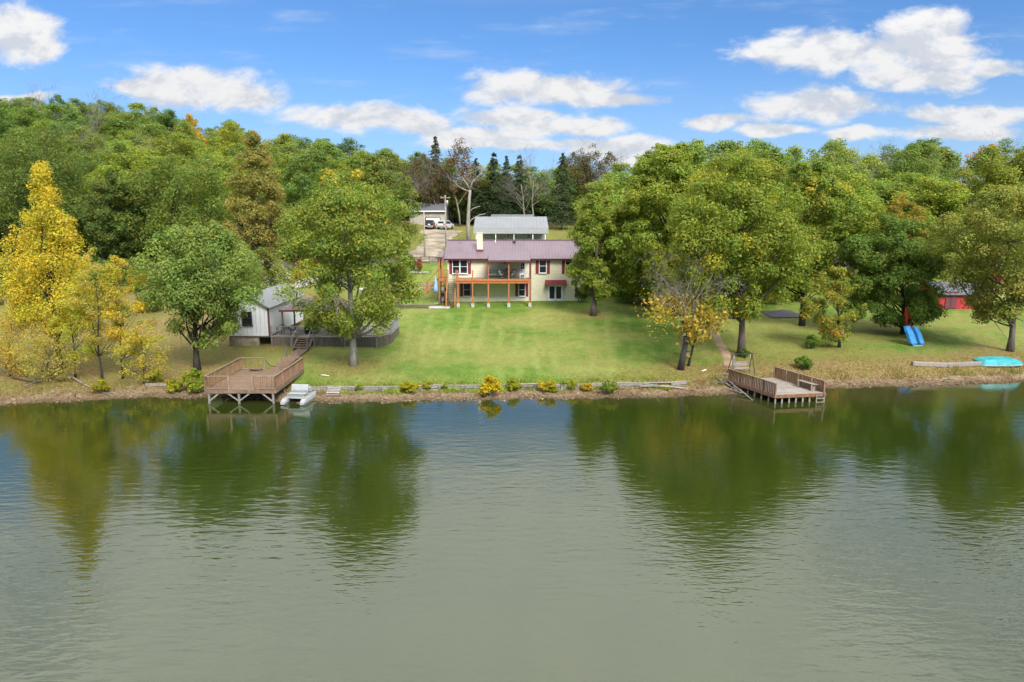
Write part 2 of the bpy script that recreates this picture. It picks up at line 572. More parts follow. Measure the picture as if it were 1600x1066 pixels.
def ground_mat():
    m = bpy.data.materials.new('lawn_and_shore'); m.use_nodes = True
    t = NT(m.node_tree)
    b = t.n['Principled BSDF']
    pos = t.n.new('ShaderNodeNewGeometry').outputs['Position']
    px, py, pz = t.sep(pos)
    at = t.n.new('ShaderNodeAttribute'); at.attribute_name = 'leaf'
    beach, dryv, forv = t.sep(at.outputs['Color'])
    n_big = t.noise(pos, .11, 4, .55)
    n_mid = t.noise(pos, .55, 5, .6)
    n_fin = t.noise(pos, 4.5, 4, .7)
    n_blade = t.noise(t.vec('MULTIPLY', pos, (1.0, .45, 1)), 26, 3, .7)
    g = t.mix(t.smooth(n_mid, .32, .68), (.078, .152, .018), (.140, .205, .030))
    g = t.mix(t.smooth(n_big, .40, .62), g, (.195, .208, .052))
    # mowing stripes up the slope
    fan = t.math('DIVIDE', px, t.math('ADD', py, 30.0))
    st = t.math('SINE', t.math('ADD', t.math('MULTIPLY', fan, 340.0), t.math('ADD', t.math('MULTIPLY', n_mid, 3.0), t.math('MULTIPLY', n_big, 9.0))))
    st = t.math('MULTIPLY', t.smooth(st, -.2, 1.0), t.smooth(t.noise(t.vec('MULTIPLY', pos, (1, .35, 1)), .28, 2), .42, .62))
    g = t.mix(t.math('MULTIPLY', st, .36), g, (.24, .27, .075))
    n_pat = t.noise(t.vec('MULTIPLY', pos, (1, .55, 1)), 1.7, 6, .72)
    g = t.vec('SCALE', g, scale=t.math('ADD', .62, t.math('MULTIPLY', n_pat, .76)))
    g = t.mix(t.smooth(n_pat, .56, .78, 0.0, .45), g, (.26, .215, .075))
    st2 = t.math('SINE', t.math('ADD', t.math('MULTIPLY', py, 2.6), t.math('MULTIPLY', n_big, 9.0)))
    g = t.mix(t.math('MULTIPLY', t.smooth(st2, .3, 1.0), .10), g, (.10, .16, .02))
    dn = t.math('ADD', dryv, t.math('MULTIPLY', t.math('SUBTRACT', n_mid, .5), 1.3))
    dc = t.mix(t.smooth(n_fin, .35, .65), (.150, .115, .034), (.225, .170, .060))
    dc = t.mix(t.smooth(n_big, .45, .7), dc, (.130, .140, .028))
    g = t.mix(t.smooth(dn, .12, .85), g, dc)
    lit = t.mix(t.smooth(n_fin, .4, .6), (.16, .095, .04), (.25, .18, .085))
    g = t.mix(t.math('MULTIPLY', t.smooth(t.math('ADD', dn, t.math('MULTIPLY', n_fin, .5)), .85, 1.3), .7), g, lit)
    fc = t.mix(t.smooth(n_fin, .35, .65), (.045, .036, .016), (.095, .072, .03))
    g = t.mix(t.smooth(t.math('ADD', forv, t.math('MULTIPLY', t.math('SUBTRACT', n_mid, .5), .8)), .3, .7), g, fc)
    sand = t.mix(t.smooth(n_fin, .3, .7), (.14, .098, .054), (.30, .225, .135))
    sand = t.mix(t.smooth(n_mid, .45, .7), sand, (.13, .07, .036))
    wet = t.smooth(pz, .10, -.02)
    sand = t.mix(wet, sand, (.075, .055, .03))
    bm = t.math('ADD', beach, t.math('MULTIPLY', t.math('SUBTRACT', t.math('ADD', t.math('MULTIPLY', n_mid, .6), t.math('MULTIPLY', n_fin, .4)), .5), 1.1))
    g = t.mix(t.smooth(bm, .30, .72), g, sand)
    g = t.vec('SCALE', g, scale=t.math('ADD', .20, t.math('ADD', t.math('MULTIPLY', n_blade, 1.0), t.math('MULTIPLY', n_fin, .6))))
    t.put(b.inputs['Base Color'], g)
    b.inputs['Roughness'].default_value = .9
    b.inputs['Specular IOR Level'].default_value = .15
    hgt = t.math('ADD', t.math('MULTIPLY', n_blade, .5), t.math('MULTIPLY', n_fin, .6))
    t.put(b.inputs['Normal'], t.bump(hgt, .8, .10))
    return m


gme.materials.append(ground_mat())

# ------------------------------------------------------------------ lake
wy = np.array([-900, -300, -100, 0, 20, 35, 44, 50, 58, 62], dtype=float)
wx = np.linspace(-1200, 1200, 25)
WXX, WYY = np.meshgrid(wx, wy)
wv = np.stack([WXX.ravel(), WYY.ravel(), np.zeros(WXX.size)], 1)
ii, jj = np.meshgrid(np.arange(len(wx) - 1), np.arange(len(wy) - 1))
a = (jj * len(wx) + ii).ravel()
lake = link('lake_water', np_mesh('lake_water', wv, np.stack([a, a + 1, a + len(wx) + 1, a + len(wx)], 1)))
tag(lake, 'rippled dark green lake in front of the lawn', None, None, 'structure')


def water_mat():
    m = bpy.data.materials.new('lake_water'); m.use_nodes = True
    t = NT(m.node_tree)
    b = t.n['Principled BSDF']
    pos = t.n.new('ShaderNodeNewGeometry').outputs['Position']
    px, py, pz = t.sep(pos)
    n = t.noise(pos, .05, 3)
    c = t.mix(t.smooth(n, .35, .65), (.015, .027, .003), (.024, .035, .005))
    shal = t.smooth(py, 43.5, 47.5)
    c = t.mix(t.math('MULTIPLY', shal, .6), c, (.055, .045, .018))
    t.put(b.inputs['Base Color'], c)
    b.inputs['Roughness'].default_value = .07
    b.inputs['IOR'].default_value = 2.1
    b.inputs['Specular Tint'].default_value = (1.0, .99, .84, 1)
    b.inputs['Specular IOR Level'].default_value = .5
    def rotd(ang, sx, sy):
        mp = t.n.new('ShaderNodeMapping'); mp.vector_type = 'POINT'
        t.put(mp.inputs[0], pos)
        mp.inputs['Rotation'].default_value = (0, 0, ang)
        mp.inputs['Scale'].default_value = (sx, sy, 1)
        return mp.outputs[0]
    # crossing trains of small wind ripples, calmer and rougher in patches
    w1 = t.noise(rotd(.42, 1.0, 3.0), 1.0, 2, .5, .3)
    w2 = t.noise(rotd(-.5, 1.1, 3.2), 1.05, 2, .5, .3)
    w3 = t.noise(rotd(.05, 2.6, 6.0), 1.2, 2, .55, .2)
    big = t.noise(rotd(.2, .12, .35), 1.0, 2, .5)
    p1 = t.smooth(t.noise(pos, .07, 2), .35, .65)
    p2 = t.smooth(t.noise(t.vec('ADD', pos, (40, 90, 0)), .055, 2), .35, .65)
    calm = t.smooth(py, 44, 18, .45, 1.4)
    hgt = t.math('ADD', t.math('MULTIPLY', t.math('MULTIPLY', w1, p1), .014), t.math('MULTIPLY', t.math('MULTIPLY', w2, t.math('SUBTRACT', 1.15, p1)), .013))
    hgt = t.math('ADD', hgt, t.math('MULTIPLY', t.math('MULTIPLY', w3, t.math('ADD', p2, .25)), .005))
    w4 = t.noise(rotd(.75, .5, 1.7), 1.0, 2, .5, .5)
    p4 = t.smooth(t.noise(t.vec('ADD', pos, (-60, 20, 0)), .06, 2), .45, .62)
    hgt = t.math('ADD', hgt, t.math('MULTIPLY', t.math('MULTIPLY', w4, p4), .020))
    hgt = t.math('ADD', t.math('MULTIPLY', hgt, calm), t.math('MULTIPLY', big, .012))
    t.put(b.inputs['Normal'], t.bump(hgt, 1.0, 1.0))
    return m


lake.data.materials.append(water_mat())

# ------------------------------------------------------------------ roads and paths (draped on the ground)
def strip(name, pts, w, mat, off=.05, label=None, step=.8, cross=6):
    """A ribbon of given width following the ground."""
    pts = [Vector((p[0], p[1])) for p in pts]
    ws = w if isinstance(w, (list, tuple)) else [w] * len(pts)
    L, W_ = [], []
    for i in range(len(pts) - 1):
        n = max(1, int((pts[i + 1] - pts[i]).length / step))
        for k in range(n):
            f = k / n
            L.append(pts[i].lerp(pts[i + 1], f)); W_.append(ws[i] * (1 - f) + ws[i + 1] * f)
    L.append(pts[-1]); W_.append(ws[-1])
    V, F = [], []
    for i, p in enumerate(L):
        d = L[min(i + 1, len(L) - 1)] - L[max(i - 1, 0)]
        d.normalize(); nrm = Vector((-d.y, d.x))
        for k in range(cross + 1):
            e = (k / cross - .5)
            jit = .45 * math.sin(i * 1.7 + k) * math.sin(i * .61 + 2 * k) if k in (0, cross) else 0
            q_ = p + nrm * (e * W_[i] + jit * min(1, W_[i] * .2))
            V.append((q_.x, q_.y, h1(q_.x, q_.y) + off - (.0 if 0 < k < cross else off * .9)))
    for i in range(len(L) - 1):
        for k in range(cross):
            a = i * (cross + 1) + k
            F.append((a, a + 1, a + cross + 2, a + cross + 1))
    o = mesh(name, V, F, mat, None, True)
    tag(o, label, None, None, 'structure')
    return o


GRAVEL = M('driveway_gravel', (.255, .212, .155), .95, .36, .45, bump=.03, bscale=9)
DIRT = M('worn_dirt', (.33, .235, .14), .95, .25, .8, bump=.02, bscale=9)
MULCH = M('dark_mulch', (.085, .05, .035), .95, .3, 2, bump=.03, bscale=12)
strip('road', [(-120, 103), (-75, 104), (-45, 104.5), (-25, 107), (-12, 108.5), (0, 109), (30, 107)], 3.6, GRAVEL, .05, 'pale gravel lane running behind the houses')
g0, g1, g2, g3 = on(640, 107), on(667, 117), on(684, 128), on(690, 139)
strip('driveway', [(g0.x, g0.y), (g1.x, g1.y), (g2.x, g2.y), (g3.x, g3.y)], [7.5, 4.6, 4.6, 8.5], GRAVEL, .09, 'rutted gravel drive climbing to the garage')
a0, a1, a2 = G(560, 452), G(640, 450.5), G(662, 450.5)
strip('concrete_path', [(a0.x, a0.y), (a1.x, a1.y), (a2.x, a2.y)], 1.5, CONC, .05, 'pale concrete path crossing the upper lawn')
a0, a1, a2 = G(430, 456), G(470, 444), G(512, 424)
strip('side_path', [(a0.x, a0.y), (a1.x, a1.y), (a2.x, a2.y)], 2.6, CONC, .06, 'grey concrete walk slanting up behind the white garage')
dp = [G(1022, 440), G(1028, 452), G(1042, 470)]
strip('steep_path', [(p.x, p.y) for p in dp], 1.1, CONC, .05, 'pale concrete walk beside the big oak')
dp = [G(1098, 482), G(1108, 505), G(1121, 530), G(1138, 562), G(1143, 574)]
strip('dirt_path', [(p.x, p.y) for p in dp], [.9, .8, .75, .8, 1.0], DIRT, .04, 'narrow worn dirt path leading down to the right dock')
a0, a1 = G(598, 480.5), G(682, 481.5)
strip('mulch_bed', [(a0.x, a0.y), (a1.x, a1.y)], .9, MULCH, .05, 'dark mulch strip below the upper lawn')


# ------------------------------------------------------------------ building helpers
def window(parent, x0, x1, z0, z1, y, mat=None, mullion=False, fw=.062, name='window'):
    mat = mat or WHITE
    cx, cz = (x0 + x1) / 2, (z0 + z1) / 2
    it = [((x0 + fw / 2, y - .05, cz), (fw, .12, z1 - z0)), ((x1 - fw / 2, y - .05, cz), (fw, .12, z1 - z0)),
          ((cx, y - .052, z1 - fw / 2), (x1 - x0 - 2 * fw, .125, fw)), ((cx, y - .06, z0 + fw / 2), (x1 - x0 - 2 * fw, .14, fw)),
          ((cx, y - .045, cz), (x1 - x0 - 2 * fw, .09, fw * .7))]
    f = bars(name, it, mat, parent)
    for (a_, b_) in ((z0 + fw, cz - fw * .35), (cz + fw * .35, z1 - fw)):
        bars('pane', [((cx, y - .012, (a_ + b_) / 2), (x1 - x0 - 2 * fw - .004, .02, b_ - a_ - .004))], GLASS, f)
    bars('sill', [((cx, y - .085, z0 - .035), (x1 - x0 + .1, .16, .06))], mat, f)
    return f


def shutter(parent, x0, x1, z0, z1, y):
    """A louvred shutter: rails and slats."""
    it = [((x0 + .03, y - .03, (z0 + z1) / 2), (.06, .05, z1 - z0)), ((x1 - .03, y - .03, (z0 + z1) / 2), (.06, .05, z1 - z0)),
          (((x0 + x1) / 2, y - .022, (z0 + z1) / 2), (x1 - x0 - .12, .03, z1 - z0 - .02))]
    for k in range(3):
        z = z0 + .05 + (z1 - z0 - .1) * k / 2
        it.append((((x0 + x1) / 2, y - .034, z), (x1 - x0 - .122, .05, .09)))
    return bars('shutter', it, MAROON, parent)


def gable_body(name, x0, x1, y0, y1, z0, z1, zr, mat, parent, ridge='x'):
    """Walls with gable ends under a ridge running along x or y."""
    if ridge == 'x':
        ym = (y0 + y1) / 2
        return prism(name, [(y0, z0), (y1, z0), (y1, z1), (ym, zr), (y0, z1)], 'x', x0, x1, mat, parent)
    xm = (x0 + x1) / 2
    return prism(name, [(x0, z0), (x0, z1), (xm, zr), (x1, z1), (x1, z0)], 'y', y0, y1, mat, parent)


def slope(name, p0, p1, p2, p3, th, mat, parent):
    """A roof slope: four corners (eave left, eave right, ridge right, ridge left) with thickness."""
    c = [Vector(p) for p in (p0, p1, p2, p3)]
    n = (c[1] - c[0]).cross(c[3] - c[0]).normalized()
    V = [v for v in c] + [v - n * th for v in c]
    F = [(0, 1, 2, 3), (7, 6, 5, 4), (0, 4, 5, 1), (1, 5, 6, 2), (2, 6, 7, 3), (3, 7, 4, 0)]
    return mesh(name, V, F, mat, parent)


def ribs(name, p0, p1, p2, p3, spacing, mat, parent, r=.022):
    """The raised seams of a metal roof slope, joined."""
    c = [Vector(p) for p in (p0, p1, p2, p3)]
    n = (c[1] - c[0]).cross(c[3] - c[0]).normalized()
    k = max(2, int((c[1] - c[0]).length / spacing))
    V, F = [], []
    for i in range(k + 1):
        a_, b_ = c[0].lerp(c[1], i / k), c[3].lerp(c[2], i / k)
        t = (c[1] - c[0]).normalized() * r
        b0 = len(V)
        V += [a_ - t, a_ + t, a_ + n * r * 1.6, b_ - t, b_ + t, b_ + n * r * 1.6]
        F += [(b0, b0 + 2, b0 + 5, b0 + 3), (b0 + 2, b0 + 1, b0 + 4, b0 + 5), (b0, b0 + 1, b0 + 2), (b0 + 3, b0 + 5, b0 + 4)]
    o = mesh(name, V, F, mat, parent)
    o['kind'] = 'stuff'
    return o


# ------------------------------------------------------------------ main house
HG = 2.62
house = thing('lake_house', 'cream two-storey lake house with mauve metal roof and maroon shutters', 'house', (0, 81, HG))


def HX(u, y=81): return P(u, 430, y).x
def HZ(v, y=81): return P(800, v, y).z - HG


x0, x1 = HX(699.5), HX(911)
zE, zR = HZ(402.5), HZ(402.5) + 1.85
gable_body('wall', x0, x1, 0, 9.4, .22, zE, zR - .10, CREAM, house)
bars('foundation', [(((x0 + x1) / 2, 4.7, -.1), (x1 - x0 + .10, 9.5, .70))], CONC, house)
ov = .42
sl = (zR - zE) / 4.7
eave = [(x0 - ov, -ov, zE - ov * sl + .06), (x1 + ov, -ov, zE - ov * sl + .06), (x1 + ov, 4.7, zR + .06), (x0 - ov, 4.7, zR + .06)]
rf = slope('roof', *eave, .09, MAUVE, house)
ribs('roof_seam', *eave, .36, MAUVE, rf, .012)
back = [(x1 + ov, 9.4 + ov, zE - ov * sl + .06), (x0 - ov, 9.4 + ov, zE - ov * sl + .06), (x0 - ov, 4.7, zR + .06), (x1 + ov, 4.7, zR + .06)]
slope('roof', *back, .09, MAUVE, house)
bars('ridge_cap', [(((x0 + x1) / 2, 4.7, zR + .075), (x1 - x0 + 2 * ov + .02, .36, .06))], MAUVE, house)
bars('fascia', [(((x0 + x1) / 2, -ov - .03, zE - ov * sl - .05), (x1 - x0 + 2 * ov, .06, .20))], TRIM, house)
bars('gutter', [(((x0 + x1) / 2, -ov - .10, zE - ov * sl + .02), (x1 - x0 + 2 * ov, .09, .09))], TRIM, house)
# windows read on the front wall
wl = window(house, HX(707), HX(718.7), HZ(427.6), HZ(405.8), 0)
window(house, HX(718.9), HX(730.8), HZ(427.6), HZ(405.8), 0)
shutter(house, HX(702.4), HX(706.6), HZ(428), HZ(406), 0)
shutter(house, HX(731.4), HX(736), HZ(428), HZ(406), 0)
for (ua, ub) in ((842.2, 853.8), (883, 894.6)):
    window(house, HX(ua), HX(ub), HZ(426.6), HZ(405), 0)
    shutter(house, HX(ua - 5.3), HX(ua - .7), HZ(428), HZ(406.3), 0)
    shutter(house, HX(ub + .8), HX(ub + 5.2), HZ(428), HZ(406.3), 0)
for (ua, ub) in ((723.8, 736), (810.2, 821)):
    window(house, HX(ua), HX(ub), HZ(463), HZ(442.5), 0)
    shutter(house, HX(ua - 5.0), HX(ua - .7), HZ(463.2), HZ(442.5), 0)
    shutter(house, HX(ub + .7), HX(ub + 4.6), HZ(463.2), HZ(442.5), 0)
bars('wall_lamp', [((HX(733.5), -.14, HZ(409)), (.12, .14, .22)), ((HX(733.5), -.05, HZ(407.4)), (.1, .1, .06))], WHITE, house)


def glazed_door(x0, x1, z0, z1, rows, cols, leafs):
    fw = .1
    fr = bars('door_frame', [((x0 + fw / 2, -.05, (z0 + z1) / 2), (fw, .12, z1 - z0)), ((x1 - fw / 2, -.05, (z0 + z1) / 2), (fw, .12, z1 - z0)), (((x0 + x1) / 2, -.052, z1 - fw / 2), (x1 - x0 - 2 * fw, .124, fw))], WHITE, house)
    w = (x1 - x0 - 2 * fw) / leafs
    for k in range(leafs):
        a_ = x0 + fw + k * w + .01; b_ = a_ + w - .02
        st = .085
        it = [((a_ + st / 2, -.04, (z0 + z1) / 2 - fw / 2), (st, .07, z1 - z0 - fw)), ((b_ - st / 2, -.04, (z0 + z1) / 2 - fw / 2), (st, .07, z1 - z0 - fw)),
              (((a_ + b_) / 2, -.04, z1 - fw - .08), (b_ - a_ - 2 * st, .068, .16)), (((a_ + b_) / 2, -.04, z0 + .13), (b_ - a_ - 2 * st, .068, .26))]
        for r in range(1, rows): it.append((((a_ + b_) / 2, -.035, z0 + .26 + (z1 - fw - .16 - z0 - .26) * r / rows), (b_ - a_ - 2 * st, .05, .03)))
        for c_ in range(1, cols): it.append((((a_ + st + (b_ - a_ - 2 * st) * c_ / cols), -.036, (z0 + .26 + z1 - fw - .16) / 2), (.03, .051, z1 - fw - .16 - z0 - .26)))
        d = bars('door', it, WHITE, house)
        bars('pane', [(((a_ + b_) / 2, -.014, (z0 + .26 + z1 - fw - .16) / 2), (b_ - a_ - 2 * st - .004, .02, z1 - fw - .42 - z0))], GLASS, d)
        bars('handle', [((b_ - .06 if k == 0 else a_ + .06, -.10, z0 + 1.0), (.03, .06, .16))], METAL, d)


zD = HZ(436)
glazed_door(HX(811.4), HX(821.6), zD, zD + 2.15, 4, 2, 1)
glazed_door(HX(856.2), HX(879.8), .24, HZ(444.2), 1, 1, 2)
# awning over the glazed doors
ax0, ax1 = HX(852.2), HX(884.8)
za, zb = HZ(437.6), HZ(443.6)
aw = slope('awning', (ax0, -.95, zb), (ax1, -.95, zb), (ax1, 0, za), (ax0, 0, za), .04, MAROON, house)
ribs('awning_seam', (ax0, -.95, zb), (ax1, -.95, zb), (ax1, 0, za), (ax0, 0, za), .3, MAROON, aw, .02)
for xx in (ax0 + .03, ax1 - .03):
    prism('awning_bracket', [(-.02, za - .05), (-.93, zb - .06), (-.93, zb - .14), (-.08, zb - .45), (-.02, zb - .45)], 'x', xx - .025, xx + .025, TRIM, aw)
bars('corner_downspout', [((HX(836.6) - .55, -.06, (zE + .2) / 2), (.09, .09, zE - .3))], TRIM, house)
# chimney, vents
cy = 1.9
czb = zE + cy * sl
cpx0, cpx1 = P(745.3, 385, 82.9).x, P(754.4, 385, 82.9).x
ch = bars('chimney', [(((cpx0 + cpx1) / 2, cy, (czb + 1.05) ), (cpx1 - cpx0, .75, 2.1))], CREAM, house)
bars('chimney_flashing', [(((cpx0 + cpx1) / 2, cy - .28, czb - .02), (cpx1 - cpx0 + .12, .38, .30))], TRIM, ch)
bars('chimney_cap', [(((cpx0 + cpx1) / 2, cy, czb + 2.13), (cpx1 - cpx0 + .12, .87, .06))], M('cream_cap', (.6, .56, .42), .6, .05), ch)
tube('vent_pipe', [(HX(773), 3.8, zE + 3.7 * sl), (HX(773), 3.8, zE + 3.8 * sl + .42)], [.06, .06], WHITE, house, 8)
bars('roof_vent', [((P(803.5, 380, 84.9).x, 3.9, zE + 3.9 * sl + .16), (.36, .36, .2))], DARKMET, house)
# porch roof over the deck
px0, px1 = P(762.6, 407, 78.4).x, P(828.8, 407, 78.4).x
zf = P(800, 406.8, 78.2).z - HG
pk = [(px0, -2.85, zf), (px1, -2.85, zf), (px1, .35, zE + .35 * sl + .17), (px0, .35, zE + .35 * sl + .17)]
pr = slope('porch_roof', *pk, .08, MAUVE, house)
ribs('porch_roof_seam', *pk, .36, MAUVE, pr, .012)
bars('porch_fascia', [(((px0 + px1) / 2, -2.89, zf - .09), (px1 - px0 + .04, .06, .2))], TRIM, house)
bars('ceiling_fan', [((HX(789), -1.3, HZ(411.5)), (1.1, .14, .02)), ((HX(789), -1.3, HZ(411.5) + .002), (.14, 1.1, .02)), ((HX(789), -1.3, HZ(411.5) + .1), (.16, .16, .14)), ((HX(789), -1.3, HZ(411.5) + .35), (.04, .04, .4))], DARKMET, house)
# small hipped porch on the left side
sp = [P(681.5, 402, 80.2).x, P(697, 402, 80.2).x]
spz = P(690, 401.8, 80.2).z - HG
mesh('side_porch_roof', [(sp[0] - .1, -.9, spz), (x0 - ov, -.9, spz), (x0 - ov, 2.6, spz), (sp[0] - .1, 2.6, spz), (sp[0] + .55, .85, spz + .62), (x0 - ov, .85, spz + .66)],
     [(0, 1, 5, 4), (2, 3, 4, 5), (3, 0, 4), (3, 2, 1, 0), (1, 2, 5)], MAUVE, house)
bars('side_porch_fascia', [(((sp[0] - .1 + x0 - ov) / 2, -.93, spz - .06), (x0 - ov - sp[0] + .1, .06, .16))], TRIM, house)

# ------------------------------------------------------------------ raised deck on the house
deck = thing('raised_deck', 'orange-stained raised timber deck across the front of the cream house', 'deck', (0, 78.4, HG))
DX = lambda u: P(u, 438, 78.4).x
dz = P(800, 436.8, 78.4).z - HG
L0, L1 = DX(711.5), DX(829.5)
nb = 19
for k in range(nb):
    box('deck_board', ((L0 + L1) / 2, .05 + k * .136, dz - .02), (L1 - L0, .128, .04), BRWOOD if k % 3 else ORANGE, deck)
box('beam', ((L0 + L1) / 2, -.045, dz - .13), (L1 - L0, .09, .20), ORANGE, deck)
box('beam', ((L0 + L1) / 2, .02, dz - .36), (L1 - L0, .10, .22), ORANGE, deck)
box('beam', ((L0 + L1) / 2, 1.35, dz - .20), (L1 - L0, .09, .26), ORANGE, deck)
for u in (715.3, 738.3, 763, 795, 828):
    xx = DX(u)
    gz_ = h1(xx, 78.4) - HG
    box('pier', (xx, .06, gz_ + .10), (.36, .36, .62), CONC, deck, bev=.04)
    box('post', (xx, .08, (gz_ + .41 + dz - .47) / 2), (.17, .17, dz - .47 - gz_ - .41), ORANGE, deck)
    if u > 750:
        ztop = zf - .16
        box('porch_post', (xx, -.05 + .2, (dz + ztop) / 2), (.15, .15, ztop - dz), ORANGE if u < 820 else TRIM, deck)
    else:
        box('rail_post', (xx, .06, dz + .52), (.14, .14, 1.04), ORANGE, deck)
for (ua, ub) in ((715.3, 738.3), (738.3, 763), (763, 795), (795, 828)):
    for zz in (.25, .45, .65, .85):
        tube('rail_cable', [(DX(ua), .06, dz + zz), (DX(ub), .06, dz + zz)], [.008, .008], METAL, deck, 4)
# stair down the left end
sx0, sx1 = DX(696.5), DX(711.2)
gzs = h1((sx0 + sx1) / 2, 77.8) - HG
nt = 14
ya, yb = 2.05, -.35
for k in range(nt):
    f = (k + .6) / nt
    yy = ya + (yb - ya) * f
    zz = dz + (gzs + .1 - dz) * f
    box('tread', ((sx0 + sx1) / 2, yy, zz), (sx1 - sx0 - .16, .25, .045), BRWOOD, deck)
for xx in (sx0 + .04, sx1 - .04):
    beam('stringer', (xx, ya + .1, dz - .05), (xx, yb - .1, gzs + .12), .08, .28, ORANGE, deck)
    beam('handrail', (xx, ya, dz + .95), (xx, yb - .15, gzs + 1.0), .09, .07, ORANGE, deck)
    box('newel_post', (xx, yb - .1, gzs + .5), (.13, .13, 1.05), ORANGE, deck)
    box('newel_post', (xx, ya, dz + .48), (.13, .13, 1.0), TRIM, deck)
    for k in range(1, 9):
        f = k / 9
        yy = ya + (yb - .1 - ya) * f; zz = dz + (gzs - dz) * f
        box('baluster', (xx, yy, zz + .5), (.035, .035, .92), ORANGE, deck)
# side landing with its own rails
q0 = DX(682)
for k in range(10):
    box('deck_board', ((q0 + sx0) / 2, 2.15 + k * .2, dz - .02), (sx0 - q0, .19, .04), BRWOOD, deck)
box('beam', ((q0 + sx0) / 2, 2.03, dz - .22), (sx0 - q0, .09, .34), ORANGE, deck)
for (xx, yy, up) in ((q0 + .08, 2.1, spz), (q0 + .45, 2.1, spz), (q0 + .08, 4.1, spz)):
    gg = h1(xx, 78.4 + yy) - HG
    box('post', (xx, yy, (gg + up) / 2 - .05), (.14, .14, up - gg - .1), ORANGE, deck)
for zz in (.5, .98):
    box('side_rail', ((q0 + sx0) / 2, 2.1, dz + zz), (sx0 - q0 - .05, .06, .09), ORANGE, deck)
for k in range(8):
    box('baluster', (q0 + .12 + k * (sx0 - q0 - .25) / 7, 2.12, dz + .5), (.04, .04, .96), ORANGE, deck)
for yy in (2.4, 3.6):
    beam('side_stair_stringer', (q0 - .02, yy, dz - .1), (q0 - 1.5, yy, dz - 1.6), .08, .26, ORANGE, deck)
    beam('side_stair_rail', (q0, yy, dz + .95), (q0 - 1.55, yy, dz - .55), .08, .08, ORANGE, deck)
    box('side_newel', (q0 - 1.5, yy, dz - 1.2), (.13, .13, 1.4), ORANGE, deck)
for k in range(6):
    box('tread', (q0 - .15 - k * .24, 3.0, dz - .22 - k * .25), (.26, 1.2, .05), BRWOOD, deck)
pad = G(690, 480.5)
sl_ = box('concrete_slab', (pad.x - .2, pad.y - .2, pad.z + .02), (2.4, 1.1, .16), CONC, None, bev=.03)
tag(sl_, 'pale concrete slab at the foot of the orange deck stair', 'slab')

# ------------------------------------------------------------------ furniture on and under the deck
DT = HG + dz


def patio_chair(x, y, rz, label, frame, cush):
    t = thing('patio_chair', label, 'chair', (x, y, DT), rz, 'patio chairs on the raised deck')
    for sx in (-.27, .27):
        for sy in (-.25, .25):
            box('leg', (sx, sy, .22), (.045, .045, .44), frame, t)
        box('armrest', (sx, 0, .66), (.06, .55, .04), frame, t)
        box('arm_post', (sx, -.22, .55), (.04, .04, .22), frame, t)
    box('seat', (0, 0, .46), (.54, .54, .05), frame, t)
    box('seat_cushion', (0, 0, .53), (.5, .5, .09), cush, t, bev=.03)
    box('backrest', (0, .28, .78), (.54, .05, .62), frame, t, rot=(-.18, 0, 0))
    box('back_cushion', (0, .22, .8), (.48, .08, .52), cush, t, rot=(-.18, 0, 0), bev=.03)
    return t


def D3(u, y): return P(u, 434, y).x


t = thing('patio_sofa', 'dark green framed patio sofa with patterned cushions at left of the deck', 'sofa', (D3(775, 80.1), 80.1, DT))
box('base', (0, 0, .28), (1.9, .75, .24), GREENF, t)
box('backrest', (0, .36, .62), (1.9, .1, .62), GREENF, t, rot=(-.15, 0, 0))
for sx in (-.93, .93): box('arm', (sx, 0, .48), (.12, .78, .42), GREENF, t)
for k in range(3):
    box('seat_cushion', (-.58 + k * .58, -.03, .46), (.55, .62, .13), CUSH, t, bev=.04)
    box('back_cushion', (-.58 + k * .58, .24, .72), (.54, .14, .46), CUSH, t, rot=(-.15, 0, 0), bev=.05)
for sx in (-.85, .85):
    for sy in (-.3, .3): box('leg', (sx, sy, .08), (.07, .07, .17), GREENF, t)
t = thing('patio_table', 'dark glass-topped patio table in the middle of the deck', 'table', (D3(791, 79.5), 79.5, DT))
V_, F_ = tube_arrays([(0, 0, .70), (0, 0, .74)], [.62, .62], 20)
mesh('table_top', V_, F_, BLACK, t)
for k in range(4):
    ang = k * math.pi / 2 + .6
    beam('leg', (.5 * math.cos(ang), .5 * math.sin(ang), 0), (.35 * math.cos(ang), .35 * math.sin(ang), .7), .05, .05, GREENF, t)
patio_chair(D3(783.5, 79.3), 79.3, 1.2, 'green patio chair with light cushion left of the deck table', GREENF, CUSH)
patio_chair(D3(800, 79.5), 79.5, -1.3, 'green patio chair with light cushion right of the deck table', GREENF, CUSH)
patio_chair(D3(793, 80.4), 80.4, 0, 'green patio chair with light cushion behind the deck table', GREENF, CUSH)
patio_chair(D3(817, 79.6), 79.6, -.3, 'white patio chair in front of the upper glazed door', WHITE, WHITE)
# bicycle parked under the side landing
bk = thing('bicycle', 'dark bicycle parked under the orange side landing', 'bicycle', (D3(691, 79.2), 79.4, h1(D3(691, 79.2), 79.4)), .45)
for sx in (-.52, .52):
    ring = [(sx + .34 * math.cos(a_), 0, .36 + .34 * math.sin(a_)) for a_ in np.linspace(0, 2 * math.pi, 17)]
    wh = tube('wheel', ring, [.025] * 17, RUBBER, bk, 5)
    for k in range(6):
        a_ = k * math.pi / 6
        tube('spoke', [(sx + .33 * math.cos(a_), 0, .36 + .33 * math.sin(a_)), (sx - .33 * math.cos(a_), 0, .36 - .33 * math.sin(a_))], [.006, .006], METAL, wh, 3)
tube('frame', [(-.52, 0, .36), (-.05, 0, .36), (-.18, 0, .85), (-.52, 0, .36)], [.02] * 4, DARKMET, bk, 5)
tube('frame', [(-.05, 0, .36), (.38, 0, .82), (-.16, 0, .80)], [.022] * 3, DARKMET, bk, 5)
tube('fork', [(.52, 0, .36), (.36, 0, .98)], [.02, .02], DARKMET, bk, 5)
